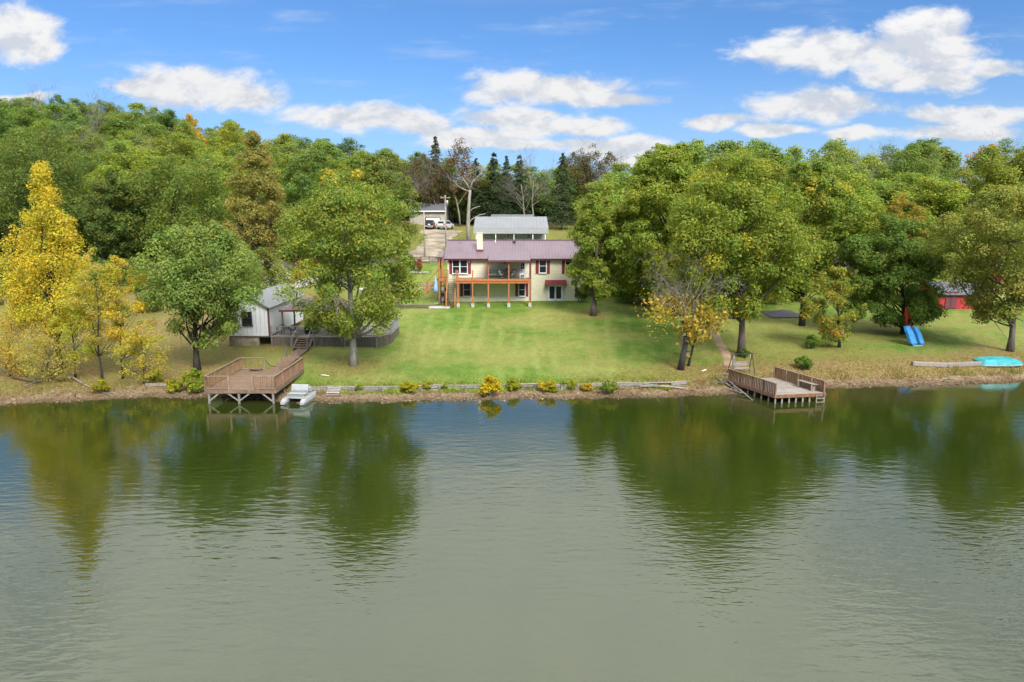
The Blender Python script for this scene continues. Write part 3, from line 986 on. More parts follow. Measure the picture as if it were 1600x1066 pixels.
tube('handlebar', [(.32, -.28, 1.0), (.38, 0, 1.02), (.32, .28, 1.0)], [.018] * 3, DARKMET, bk, 5)
box('saddle', (-.2, 0, .93), (.26, .14, .06), BLACK, bk, bev=.02)
tube('crank', [(-.05, -.12, .22), (-.05, 0, .36), (-.05, .12, .5)], [.015] * 3, METAL, bk, 4)
gr = thing('storage_rack', 'tall black rack of stored things under the side landing', 'rack', (D3(694, 80.4), 80.6, h1(D3(694, 80.4), 80.6)))
for sx in (-.42, .42):
    for sy in (-.2, .2): box('upright', (sx, sy, 1.1), (.05, .05, 2.2), DARKMET, gr)
for k in range(4): box('shelf', (0, 0, .15 + k * .62), (.88, .45, .05), DARKMET, gr)
for k in range(3):
    for j in range(2): box('bin', (-.2 + j * .4, -.02, .38 + k * .62), (.34, .36, .38), BLACK if (k + j) % 2 else GREYPL, gr, bev=.04)
bc = thing('folded_sun_umbrella', 'folded pale blue sun umbrella left of the side landing', 'umbrella', (D3(680.5, 80), 80.0, h1(D3(680.5, 80), 80.0)))
tube('pole', [(0, 0, 0), (0, 0, 3.3)], [.025, .02], METAL, bc, 6)
ring_p = [(0, 0, 1.3), (0, 0, 1.45), (0, 0, 1.9), (.02, 0, 2.6), (.0, 0, 3.2)]
tube('canopy', ring_p, [.10, .30, .24, .15, .03], BLUECL, bc, 9)
tube('base', [(0, 0, 0), (0, 0, .1)], [.28, .24], CONC, bc, 10)

# ------------------------------------------------------------------ bed, benches, edging on the upper lawn
bp = G(655, 426.5)
fb = thing('flower_bed', 'round stone-edged flower bed on the upper lawn', 'flower bed', bp)
for k in range(14):
    a_ = 2 * math.pi * k / 14
    box('edging_stone', (1.15 * math.cos(a_) * 1.15, .75 * math.sin(a_), .06), (.5, .24, .22), STONE, fb, rot=(0, 0, a_ + math.pi / 2), bev=.05)
V_ = [(1.2 * math.cos(a_), .68 * math.sin(a_), .10) for a_ in np.linspace(0, 2 * math.pi, 18, endpoint=False)] + [(0, 0, .2)]
mesh('soil', V_, [(i, (i + 1) % 18, 18) for i in range(18)], MULCH, fb)
pt = G(647, 450.5)
t = thing('garden_bench', 'low weathered bench beside the upper concrete path', 'bench', (pt.x, pt.y, pt.z), .15)
for k in range(3): box('seat_plank', (0, -.17 + k * .17, .46), (1.6, .15, .05), GREYWOOD, t)
for sx in (-.6, .6):
    box('leg', (sx, -.15, .22), (.12, .08, .44), DARKWOOD, t)
    box('leg', (sx, .15, .22), (.12, .08, .44), DARKWOOD, t)
box('stretcher', (0, 0, .2), (1.15, .06, .08), DARKWOOD, t)
for i, (u, v, w_, d_) in enumerate(((662, 453, 1.7, 1.0), (671, 452, 1.9, 1.1), (667, 448, 1.5, .9))):
    sp_ = G(u, v)
    V_ = []
    rng = random.Random(i)
    n_ = 9
    for zz in (0, .2 + .08 * i):
        for k in range(n_):
            a_ = 2 * math.pi * k / n_
            rr = rng.uniform(.82, 1.05)
            V_.append((w_ / 2 * rr * math.cos(a_), d_ / 2 * rr * math.sin(a_), zz))
    o = mesh('stone_slab', V_, [(k, (k + 1) % n_, n_ + (k + 1) % n_, n_ + k) for k in range(n_)] + [tuple(range(n_, 2 * n_))], STONE, None, False, (sp_.x, sp_.y, sp_.z - .05))
    tag(o, ['tan stone slab nearest the garden bench by the deck', 'wide tan stone slab under the blue umbrella', 'pale stone slab behind the other two by the deck stair'][i], 'stone')
e0, e1 = G(612, 479), G(684, 479)
et = thing('timber_edging', 'dark timber edging along the mulch below the upper lawn', 'edging', e0)
ne = 5
for k in range(ne):
    a_ = e0.lerp(e1, k / ne); b_ = e0.lerp(e1, (k + .97) / ne)
    a_.z = h1(a_.x, a_.y) + .1; b_.z = h1(b_.x, b_.y) + .1
    beam('sleeper', a_ - e0, b_ - e0, .18, .2, DARKWOOD, et)

# ------------------------------------------------------------------ grey house behind
gg = on(798, 113)
gh = thing('grey_house', 'long low grey house with pale metal roof behind the cream house', 'house', (0, 113, gg.z))
GX = lambda u: P(u, 365, 113).x
GZ = lambda v, y=113: P(800, v, y).z - gg.z
a_, b_ = GX(744), GX(852)
ze = GZ(363)
gable_body('wall', a_, b_, 0, 7.5, -.4, ze + .5, ze + 1.6, GSIDE, gh)
c_ = [(a_ - .3, -2.2, GZ(356.5, 110.8)), (b_ + .4, -2.2, GZ(356.5, 110.8)), (b_ + .4, 3.75, GZ(338.6, 116.7)), (a_ - .3, 3.75, GZ(338.6, 116.7))]
r_ = slope('roof', *c_, .1, GREYROOF, gh)
ribs('roof_seam', *c_, .6, GREYROOF, r_, .015)
slope('roof', (b_ + .4, 8.1, ze + .2), (a_ - .3, 8.1, ze + .2), (a_ - .3, 3.75, GZ(338.6, 116.7)), (b_ + .4, 3.75, GZ(338.6, 116.7)), .1, GREYROOF, gh)
bars('fascia_board', [(((a_ + b_) / 2 + .05, -2.24, GZ(361, 110.8)), (b_ - a_ + .7, .08, .86))], M('pale_fascia', (.30, .31, .315), .6, .05), gh)
bars('roof_box', [(((GX(766) + GX(834)) / 2, 5.2, GZ(337.5, 118)), (GX(834) - GX(766), 1.2, .5))], GREYROOF, gh)
for u in (745, 775, 803, 832, 851):
    box('porch_post', (GX(u), -2.1, (GZ(365, 110.9) - .2) / 2), (.12, .12, GZ(365, 110.9) + .2), WHITE, gh)
for (ua, ub) in ((747, 752), (787.5, 791), (792, 796), (803, 806), (823, 829.5)):
    window(gh, GX(ua), GX(ub), GZ(372.5), GZ(366.3), 0, fw=.06)
for zz in (1.1, 1.6):
    box('porch_rail', ((a_ + b_) / 2, -2.1, zz), (b_ - a_, .06, .07), GREYWOOD, gh)
pl_ = G(870, 378)
# garage
ga = thing('garage', 'tan garage with dark roof at the top of the gravel drive', 'garage', on(668, 149))
gy = 149
zg = on(668, 149).z
gx0 = on(668, 149).x
AX = lambda u: P(u, 345, gy).x - gx0
AZ = lambda v: P(800, v, gy).z - zg
gable_body('wall', AX(640), AX(695.5), 0, 9, -.5, AZ(330), AZ(330) + 1.2, TAN, ga)
ga_c = [(AX(637), -.5, AZ(329.5)), (AX(698), -.5, AZ(329.5)), (AX(697.5), 4.5, AZ(329.5) + 1.75), (AX(638), 4.5, AZ(329.5) + 1.75)]
slope('roof', *ga_c, .12, DARKROOF, ga)
slope('roof', (AX(698), 9.5, AZ(329.5)), (AX(637), 9.5, AZ(329.5)), (AX(638), 4.5, AZ(329.5) + 1.75), (AX(697.5), 4.5, AZ(329.5) + 1.75), .12, DARKROOF, ga)
bars('fascia', [((AX(667.5), -.53, AZ(330.3)), (AX(698) - AX(637), .07, .24))], WHITE, ga)
gd = bars('overhead_door', [((AX(676.5), -.05, AZ(350)), (AX(687) - AX(666), .1, AZ(340.5) - AZ(359.5)))], WHITE, ga)
for k in range(1, 4):
    zz = AZ(359.5) + (AZ(340.5) - AZ(359.5)) * k / 4
    bars('panel_joint', [((AX(676.5), -.105, zz), (AX(687) - AX(666) - .05, .02, .04))], GREYPL, gd)
bars('door_frame', [((AX(665.3), -.06, AZ(350)), (.14, .13, AZ(340) - AZ(359.5))), ((AX(687.7), -.06, AZ(350)), (.14, .13, AZ(340) - AZ(359.5))), ((AX(676.5), -.062, AZ(340) + .05), (AX(688.2) - AX(664.8), .13, .14))], TRIM, ga)


def suv(u, y, rz, paint, label):
    g_ = on(u, y)
    t = thing('parked_suv', label, 'car', (g_.x, g_.y, g_.z + .05), rz, 'cars parked at the garage')
    prof = [(-2.3, .35), (-2.38, .6), (-2.34, 1.0), (-2.2, 1.1), (-1.95, 1.66), (-1.75, 1.74), (.3, 1.74), (.55, 1.68), (1.15, 1.12), (2.2, 1.0), (2.36, .8), (2.36, .4), (2.2, .33)]
    ws = [.88, .93, .93, .90, .74, .70, .70, .72, .88, .86, .84, .84, .84]
    V_ = []
    for s in (-1, 1):
        for (p, w) in zip(prof, ws): V_.append((s * w, p[0], p[1]))
    n_ = len(prof)
    F_ = [(i, (i + 1) % n_, n_ + (i + 1) % n_, n_ + i) for i in range(n_)] + [tuple(range(n_ - 1, -1, -1)), tuple(range(n_, 2 * n_))]
    mesh('body', V_, F_, paint, t)
    mesh('rear_window', [(-.66, -2.19, 1.15), (.66, -2.19, 1.15), (.6, -2.005, 1.58), (-.6, -2.005, 1.58)], [(0, 1, 2, 3)], GLASS, t)
    mesh('windscreen', [(.7, 1.13, 1.16), (-.7, 1.13, 1.16), (-.62, .62, 1.64), (.62, .62, 1.64)], [(0, 1, 2, 3)], GLASS, t)
    for s in (-1, 1):
        for (ya_, yb_) in ((-1.75, -.75), (-.65, .15), (.22, .85)):
            yt = min(yb_, .45)
            Vw = [(s * .905, ya_, 1.14), (s * .905, yb_, 1.14), (s * .742, yt, 1.62), (s * .742, ya_, 1.62)]
            mesh('side_window', Vw, [(0, 1, 2, 3)] if s > 0 else [(3, 2, 1, 0)], GLASS, t)
        bars('tail_lamp', [((s * .80, -2.34, .98), (.22, .1, .34))], TAIL, t)
        bars('headlamp', [((s * .68, 2.33, .82), (.32, .1, .18))], WHITE, t)
        for yy in (-1.45, 1.45):
            V2, F2 = tube_arrays([(s * .72, yy, .37), (s * .97, yy, .37)], [.37, .37], 14)
            wh = mesh('wheel', V2, F2, RUBBER, t)
            V2, F2 = tube_arrays([(s * .95, yy, .37), (s * .985, yy, .37)], [.22, .22], 10)
            mesh('rim', V2, F2, METAL, wh)
        bars('mirror', [((s * 1.0, .75, 1.15), (.18, .1, .14))], paint, t)
    bars('bumper', [((0, -2.4, .55), (1.7, .12, .26))], GREYPL, t)
    bars('number_plate', [((0, -2.39, .86), (.42, .04, .2))], WHITE, t)


suv(673.4, 140.5, 0.02, CARBLK, 'black sport utility car parked nose-in at the garage door')
suv(697, 141.5, -.35, CARSIL, 'silver sport utility car parked to the right of the black one')

# ------------------------------------------------------------------ white cabin, its deck and the garage behind it
cg = 1.25
cab = thing('white_cabin', 'white sided cabin on concrete footing beside the left lawn', 'cabin', (0, 60, cg))
CX = lambda u: P(u, 505, 60).x
CZ = lambda v: P(800, v, 60).z - cg
a_, b_ = CX(359), CX(419.7)
zt, zb_ = CZ(478), CZ(525)
gable_body('wall', a_, b_, 0, 10, zb_, zt, zt + 1.0, WSIDE, cab, 'y')
bars('footing', [((a_ + (CX(402) - a_) / 2, .22, zb_ / 2 - .25), (CX(402) - a_, .3, zb_ + .44))], TANCONC, cab)
bars('floor_beam', [(((a_ + b_) / 2, .05, zb_ - .06), (b_ - a_, .12, .13))], DARKWOOD, cab)
bars('corner_post', [((a_ - .08, .2, (zb_ - .6) / 2), (.16, .3, zb_ + .5))], DARKWOOD, cab)
bars('corner_trim', [((b_ + .03, -.02, (zb_ + zt) / 2), (.13, .13, zt - zb_))], TRIM, cab)
xm = (a_ + b_) / 2
r1_ = slope('roof', (b_ + .3, -.4, zt - .14), (b_ + .3, 10.3, zt - .14), (xm, 10.3, zt + 1.07), (xm, -.4, zt + 1.07), .08, GREYROOF, cab)
slope('roof', (a_ - .3, 10.3, zt - .14), (a_ - .3, -.4, zt - .14), (xm, -.4, zt + 1.07), (xm, 10.3, zt + 1.07), .08, GREYROOF, cab)
window(cab, CX(379), CX(394.5), CZ(508), CZ(487), 0, DARKMET)
# white garage further back
wg = on(385, 88)
wgt = thing('white_garage', 'white garage with pale metal roof behind the cabin', 'garage', (0, 88, wg.z))
KX = lambda u: P(u, 435, 88).x
KZ = lambda v: P(800, v, 88).z - wg.z
a_, b_ = KX(325), KX(422.5)
zt = KZ(429)
gable_body('wall', a_, b_, 0, 8, -.6, zt, zt + 1.5, WSIDE, wgt)
kc = [(a_ - .3, -.4, zt - .05), (b_ + .3, -.4, zt - .05), (b_ + .3, 4, zt + 1.6), (a_ - .3, 4, zt + 1.6)]
r_ = slope('roof', *kc, .1, GREYROOF, wgt)
ribs('roof_seam', *kc, .6, GREYROOF, r_, .015)
slope('roof', (b_ + .3, 8.4, zt - .05), (a_ - .3, 8.4, zt - .05), (a_ - .3, 4, zt + 1.6), (b_ + .3, 4, zt + 1.6), .1, GREYROOF, wgt)
bars('corner_trim', [((b_ + .04, -.03, zt / 2), (.16, .16, zt))], TRIM, wgt)
window(wgt, KX(372), KX(384), KZ(445), KZ(435), 0)
# the cabin's deck
CD = thing('cabin_deck', 'grey railed deck with dark skirting beside the white cabin', 'deck', (0, 60, cg))
fz = CZ(526.5)
c0, c1 = CX(421.5), CX(588)
poly = [(c0, 0), (c1, 0), (c1 + 1.0, 1.6), (c1 + 1.0, 6), (c0, 6)]
nb = 40
for k in range(nb):
    yy = .075 + k * .15
    xe = c1 + min(1.0, yy / 1.6) if yy < 1.6 else c1 + 1.0
    box('deck_board', ((c0 + xe) / 2, yy, fz - .02), (xe - c0, .142, .04), GREYWOOD, CD)
sk0, sk1 = CX(464.5), CX(487.5)


def skirt(xa, xb, ya_, yb_):
    L_ = math.hypot(xb - xa, yb_ - ya_)
    n_ = max(1, int(L_ / .3))
    rz_ = math.atan2(yb_ - ya_, xb - xa)
    for k in range(n_):
        f = (k + .5) / n_
        xx, yy = xa + (xb - xa) * f, ya_ + (yb_ - ya_) * f
        gg_ = h1(xx, 60 + yy) - cg - .08
        box('skirt_board', (xx, yy, round((gg_ + fz - .05) / 2, 2)), (round(L_ / n_ - .012, 3), .03, round(fz - .05 - gg_, 2)), DARKWOOD, CD, rot=(0, 0, rz_))


def rail(xa, xb, ya_, yb_, z, parent, mat_t, mat_b, hgt=.95, post=.10, bal=.035, gap=.16, bar=True, capw=.13, ground=None, posts=True, every=1.8):
    """A railing run: posts, cap, bottom rail and balusters."""
    L_ = math.hypot(xb - xa, yb_ - ya_)
    rz_ = math.atan2(yb_ - ya_, xb - xa)
    mx, my = (xa + xb) / 2, (ya_ + yb_) / 2
    box('rail_cap', (mx, my, z + hgt), (L_ + .05, capw, .045), mat_t, parent, rot=(0, 0, rz_))
    box('bottom_rail', (mx, my, z + .10), (L_, .05, .08), mat_t, parent, rot=(0, 0, rz_))
    if posts:
        n_ = max(1, round(L_ / every))
        for k in range(n_ + 1):
            f = k / n_
            box('rail_post', (xa + (xb - xa) * f, ya_ + (yb_ - ya_) * f, z + hgt / 2 - .02), (post, post, hgt + .05), mat_t, parent, rot=(0, 0, rz_))
    if bar:
        n_ = int(L_ / gap)
        for k in range(n_):
            f = (k + .5) / n_
            box('baluster', (xa + (xb - xa) * f, ya_ + (yb_ - ya_) * f, z + .5), (bal, bal, hgt - .12), mat_b, parent, rot=(0, 0, rz_))


skirt(c0, sk0, .03, .03); skirt(sk1, c1, .03, .03); skirt(c1, c1 + 1.0, .03, 1.63); skirt(c1 + 1.0, c1 + 1.0, 1.63, 6)
GRAIL = M('grey_rail_paint', (.24, .25, .24), .7, .15, 3)
rail(c0, sk0, .06, .06, fz, CD, GRAIL, GRAIL, .95, .1, .035, .2)
rail(sk1, c1, .06, .06, fz, CD, GRAIL, GRAIL, .95, .1, .035, .2)
rail(c1, c1 + .96, .06, 1.6, fz, CD, GRAIL, GRAIL, .95, .1, .035, .2)
rail(c1 + .96, c1 + .96, 1.6, 5.9, fz, CD, GRAIL, GRAIL, .95, .1, .035, .2)
for xx in (c0 + .1, c0 + 2.6, sk0 - .1, sk1 + .1, (sk1 + c1) / 2, c1 - .05):
    gg_ = h1(xx, 60.1) - cg
    box('support_post', (xx, -.02, (gg_ + fz) / 2 - .05), (.12, .1, fz - gg_ - .1), GREYWOOD, CD)
# pavilion on that deck
pv = thing('deck_pavilion', 'small pavilion with mauve hipped roof standing on the cabin deck', 'pavilion', (CX(470), 63, cg + fz))
hw, hd, pz = 2.25, 1.9, 2.25
for sx in (-1, 1):
    for sy in (-1, 1): box('post', (sx * (hw - .2), sy * (hd - .2), pz / 2), (.14, .14, pz), DARKWOOD, pv)
mesh('roof', [(-hw, -hd, pz), (hw, -hd, pz), (hw, hd, pz), (-hw, hd, pz), (-.4, 0, pz + .95), (.4, 0, pz + .95)], [(0, 1, 5, 4), (1, 2, 5), (2, 3, 4, 5), (3, 0, 4), (3, 2, 1, 0)], MAUVE, pv)
for sy in (-1, 1): box('fascia', (0, sy * (hd + .03), pz - .06), (2 * hw + .05, .05, .16), TRIM, pv)
for sx in (-1, 1): box('fascia', (sx * (hw + .03), 0, pz - .06), (.05, 2 * hd, .16), TRIM, pv)
# hot tub, covered grill, table on the deck
tb = thing('hot_tub', 'tan panelled hot tub with brown lid on the cabin deck', 'hot tub', (CX(533), 62.0, cg + fz))
TANP = M('tan_panel', (.42, .31, .20), .6, .12, 3)
for k in range(7):
    box('panel', (-.9 + k * .3, -.98, .44), (.29, .06, .84), TANP, tb)
    box('panel', (-.9 + k * .3, .98, .44), (.29, .06, .84), TANP, tb)
    box('panel', (-.98 - .06, -.9 + k * .3, .44), (.06, .29, .84), TANP, tb)
    box('panel', (1.04, -.9 + k * .3, .44), (.06, .29, .84), TANP, tb)
box('lid', (0, 0, .93), (2.2, 2.15, .12), M('brown_lid', (.16, .10, .07), .6, .1), tb, bev=.04)
gl = thing('covered_grill', 'black covered grill at the head of the dock steps', 'grill', (CX(478.5), 61.6, cg + fz))
for sx in (-.45, .45):
    for sy in (-.2, .2): box('leg', (sx, sy, .1), (.06, .06, .2), DARKMET, gl)
mesh('cover', [(-.6, -.32, .12), (.6, -.32, .12), (.6, .32, .12), (-.6, .32, .12), (-.56, -.3, .9), (.56, -.3, .9), (.56, .3, .9), (-.56, .3, .9), (-.32, -.2, 1.2), (.32, -.2, 1.2), (.32, .22, 1.2), (-.32, .22, 1.2)],
     [(0, 1, 5, 4), (1, 2, 6, 5), (2, 3, 7, 6), (3, 0, 4, 7), (4, 5, 9, 8), (5, 6, 10, 9), (6, 7, 11, 10), (7, 4, 8, 11), (8, 9, 10, 11)], BLACK, gl)
lg = thing('lounge_chair', 'dark curved lounge chair on the deck next to the cabin', 'chair', (CX(440), 61.2, cg + fz), .1)
for sy in (-.3, .3):
    tube('rocker_frame', [(-.9, sy, .25), (-.75, sy, .75), (-.4, sy, .95), (.1, sy, .62), (.5, sy, .42), (.9, sy, .5)], [.03] * 6, DARKMET, lg, 6)
mesh('sling', [(-.75, -.28, .75), (-.4, -.28, .95), (.1, -.28, .62), (.5, -.28, .42), (.9, -.28, .5), (-.75, .28, .75), (-.4, .28, .95), (.1, .28, .62), (.5, .28, .42), (.9, .28, .5)], [(i, i + 1, i + 6, i + 5) for i in range(4)], BLACK, lg)
for sx in (-.4, .4):
    box('leg', (sx, -.3, .22), (.04, .04, .46), DARKMET, lg); box('leg', (sx, .3, .22), (.04, .04, .46), DARKMET, lg)

# ------------------------------------------------------------------ steps and walkway down to the left dock
wk = thing('dock_walkway', 'brown timber walkway with steps linking the cabin deck to the dock', 'walkway', (-18.35, 51.9, .95))
zt_ = cg + fz - .95
w0 = sk0 + 18.35
for k in range(5):
    f = (k + .5) / 5
    box('step', ((sk0 + sk1) / 2 + 18.35, 8.0 - 1.6 * f, zt_ - (zt_ - .42) * (f)), (sk1 - sk0 - .1, .34, .06), BRWOOD, wk)
    box('riser', ((sk0 + sk1) / 2 + 18.35, 8.15 - 1.6 * f, zt_ - (zt_ - .42) * f - .09), (sk1 - sk0 - .14, .03, .15), REDWOOD, wk)
for xx in (sk0 + 18.35, sk1 + 18.35):
    beam('stringer', (xx, 8.1, zt_ - .12), (xx, 6.35, .3), .05, .26, GREYWOOD, wk)
    beam('handrail', (xx, 8.2, zt_ + .9), (xx, 6.2, 1.25), .07, .06, GREYWOOD, wk)
    box('newel_post', (xx, 6.3, .75), (.1, .1, 1.2), GREYWOOD, wk)
npl = 44
for k in range(npl):
    f = (k + .5) / npl
    box('plank', (0.02 + .12 * f, .0 + 6.4 * f, -.02 + .42 * f), (1.02, .137, .04), BRWOOD, wk)
for sx in (-.45, .45):
    beam('joist', (sx, 0, -.14), (sx + .12, 6.4, .28), .06, .18, DARKWOOD, wk)
for (sx, yy) in ((-.52, 3.9), (.56, 3.9), (.6, 6.3)):
    box('side_post', (sx + .06, yy, .1 + .066 * yy + .3), (.09, .09, 1.2), DARKWOOD, wk)

# ------------------------------------------------------------------ left dock
ld = thing('lake_dock', 'larger brown railed dock on posts in front of the white cabin', 'dock', (-18.6, 45.4, 0))
DZ = .97
dw, dl = 2.4, 6.3
n_ = 44
for k in range(n_):
    yy = .07 + k * (dl / n_)
    box('plank', (0, yy, DZ - .02), (2 * dw, dl / n_ - .008, .042), BRWOOD, ld)
for yy in (-.03, dl + .0):
    box('rim_joist', (0, yy, DZ - .12), (2 * dw + .1, .05, .26), BRWOOD, ld)
for sx in (-dw - .025, dw + .025):
    box('rim_joist', (sx, dl / 2, DZ - .12), (.05, dl, .26), BRWOOD, ld)
for k in range(5): box('joist', (-dw + .5 + k * .95, dl / 2, DZ - .15), (.05, dl - .1, .2), DARKWOOD, ld)
for (sx, yy) in ((-2.2, .05), (-.15, .05), (2.2, .05), (-2.2, 2.3), (-.15, 2.3), (2.2, 2.3), (-2.2, 4.4), (2.2, 4.4)):
    gz_ = min(-.3, h1(-18.6 + sx, 45.4 + yy)) - .2
    box('post', (sx, yy, (gz_ + DZ - .26) / 2), (.14, .14, DZ - .26 - gz_), PILE, ld)
for (xa, za, xb, zb2) in ((-.9, DZ - .26, -.2, .2), (.6, DZ - .26, -.1, .2), (1.45, DZ - .26, 2.15, .15), (-1.5, DZ - .26, -2.15, .2)):
    beam('brace', (xa, .02, za), (xb, .02, zb2), .05, .09, GREYWOOD, ld)
R = lambda *a_, **k_: rail(*a_, DZ, ld, RAILWOOD, REDWOOD, .95, .11, .036, .15, **k_)
R(-dw, -.78, 0, 0, every=1.6)
R(.86, dw, 0, 0, every=1.6)
R(-dw, -dw, 0, dl)
R(dw, dw, 0, dl)
R(-dw, -.55, dl, dl, every=2)
R(.72, dw, dl, dl, every=2)
tube('hanging_rope', [(-.55, dl, DZ + .85), (-.35, dl, DZ + .55), (-.1, dl + .05, DZ + .3), (.25, dl + .1, DZ + .25)], [.03] * 4, DARKMET, ld, 5)
box('low_bench', (-1.1, dl - .45, DZ + .22), (1.0, .35, .05), BRWOOD, ld)
for sx in (-1.5, -.7): box('bench_leg', (sx, dl - .45, DZ + .1), (.08, .3, .2), BRWOOD, ld)

# ------------------------------------------------------------------ right dock
ra = math.atan2(.6, 3.7)
rd = thing('fishing_dock', 'smaller reddish dock with solid board rails and bench at right', 'dock', (18.0, 45.3, 0), ra)
RZ_ = .62
lw, ll = 3.75, 4.9
sk = -.20            # the far end drifts left a little
n_ = 34
for k in range(n_):
    yy = .07 + k * (ll / n_)
    box('plank', (lw / 2 + sk * yy, yy, RZ_ - .02), (lw, ll / n_ - .01, .042), GREYWOOD, rd)
box('rim_joist', (lw / 2, -.03, RZ_ - .1), (lw + .1, .05, .24), REDWOOD, rd)
for xx in (-.02, lw + .02): beam('rim_joist', (xx, 0, RZ_ - .12), (xx + sk * ll, ll, RZ_ - .12), .05, .22, REDWOOD, rd)
for k in range(8):
    f = k / 7
    rr = random.Random(k)
    tube('pile', [(.08 + f * (lw - .16) + rr.uniform(-.05, .05), .05 + rr.uniform(-.03, .05), -.9), (.08 + f * (lw - .16), .08, RZ_ - .2)], [.065, .06], PILE, rd, 7)
for k in range(1, 7):
    f = k / 7
    tube('pile', [(.08 + sk * ll * f, ll * f, -.8), (.10 + sk * ll * f, ll * f, RZ_ - .2)], [.06, .055], PILE, rd, 7)
    tube('pile', [(lw - .1 + sk * ll * f, ll * f, -.8), (lw - .1 + sk * ll * f, ll * f, RZ_ - .2)], [.06, .055], PILE, rd, 7)
for (xx, f0, f1) in ((0, 0, 1), (lw, 0, 1)):
    a_ = Vector((xx, .05, RZ_ + .82)); b_ = Vector((xx + sk * ll, ll, RZ_ + .82))
    beam('rail_cap', a_, b_, .13, .045, RAILWOOD, rd)
    for k in range(30):
        f = (k + .5) / 30
        box('rail_board', (xx + sk * ll * f, ll * f, RZ_ + .36), (.025, .145, .88), REDWOOD, rd, rot=(0, 0, .04))
    for k in range(5):
        f = k / 4
        box('rail_post', (xx + sk * ll * f + (.07 if xx == 0 else -.07), max(.06, ll * f - .05), RZ_ + .38), (.09, .09, .84), RAILWOOD, rd)
for k in range(3): beam('bench_plank', (lw - .25 - .13 * k, .5, RZ_ + .46), (lw - .25 - .13 * k + sk * 1.6, 2.1, RZ_ + .46), .12, .04, GREYWOOD, rd)
for yy in (.65, 1.9): box('bench_leg', (lw - .4 + sk * yy, yy, RZ_ + .22), (.32, .08, .44), RAILWOOD, rd)
for xx in (lw - .7, lw - .1): box('ladder_rail', (xx, -.1, .1), (.07, .06, 1.1), PILE, rd)
for zz in (.0, .28): box('ladder_rung', (lw - .4, -.11, zz), (.62, .05, .07), PILE, rd)

# ------------------------------------------------------------------ trees
def rand_unit(rng, n):
    v = rng.normal(size=(n, 3))
    return v / np.linalg.norm(v, axis=1, keepdims=True)


def leaf_mesh(name, C, N, S, col, rng, aspect=.62):
    """Leaf-sized bent diamonds at C, facing N, of size S, coloured col."""
    n = len(C)
    N = N / np.maximum(np.linalg.norm(N, axis=1, keepdims=True), 1e-6)
    r = rand_unit(rng, n)
    T = np.cross(N, r); T /= np.maximum(np.linalg.norm(T, axis=1, keepdims=True), 1e-6)
    B = np.cross(N, T)
    s = S[:, None]
    fold = N * s * rng.uniform(-.28, .28, (n, 1))
    V = np.stack([C + T * s, C + B * s * aspect + fold, C - T * s, C - B * s * aspect + fold], 1).reshape(-1, 3)
    Q = np.arange(4 * n, dtype=np.int32).reshape(n, 4)
    cc = np.repeat(col, 4, axis=0)
    return np_mesh(name, V, Q, cc, LEAF)


def palette(rng, n, base, accent, p_acc, jit=.14):
    """Leaf colours: a base with spread in value and hue, some leaves of an accent colour."""
    base = np.array(base); accent = np.array(accent)
    c = np.repeat(base[None], n, 0)
    m = rng.random(n) < p_acc
    c[m] = accent
    c *= np.array([1.58, 1.62, 1.75]) * rng.uniform(1 - jit, 1 + jit, (n, 1))
    c[:, 0] *= rng.uniform(.92, 1.08, n)
    return np.clip(c, .003, .95)


ENV = {
    'round': [(0, .45), (.15, .8), (.4, 1.0), (.65, .9), (.85, .62), (1, .25)],
    'oak': [(0, .55), (.15, .92), (.35, 1.0), (.6, .93), (.82, .7), (1, .3)],
    'cone': [(0, .8), (.12, 1.0), (.35, .88), (.6, .62), (.85, .32), (1, .14)],
    'vase': [(0, .3), (.25, .7), (.5, 1.0), (.75, .92), (.92, .6), (1, .25)],
    'tall': [(0, .5), (.2, .85), (.45, 1.0), (.7, .85), (.9, .5), (1, .18)],
}


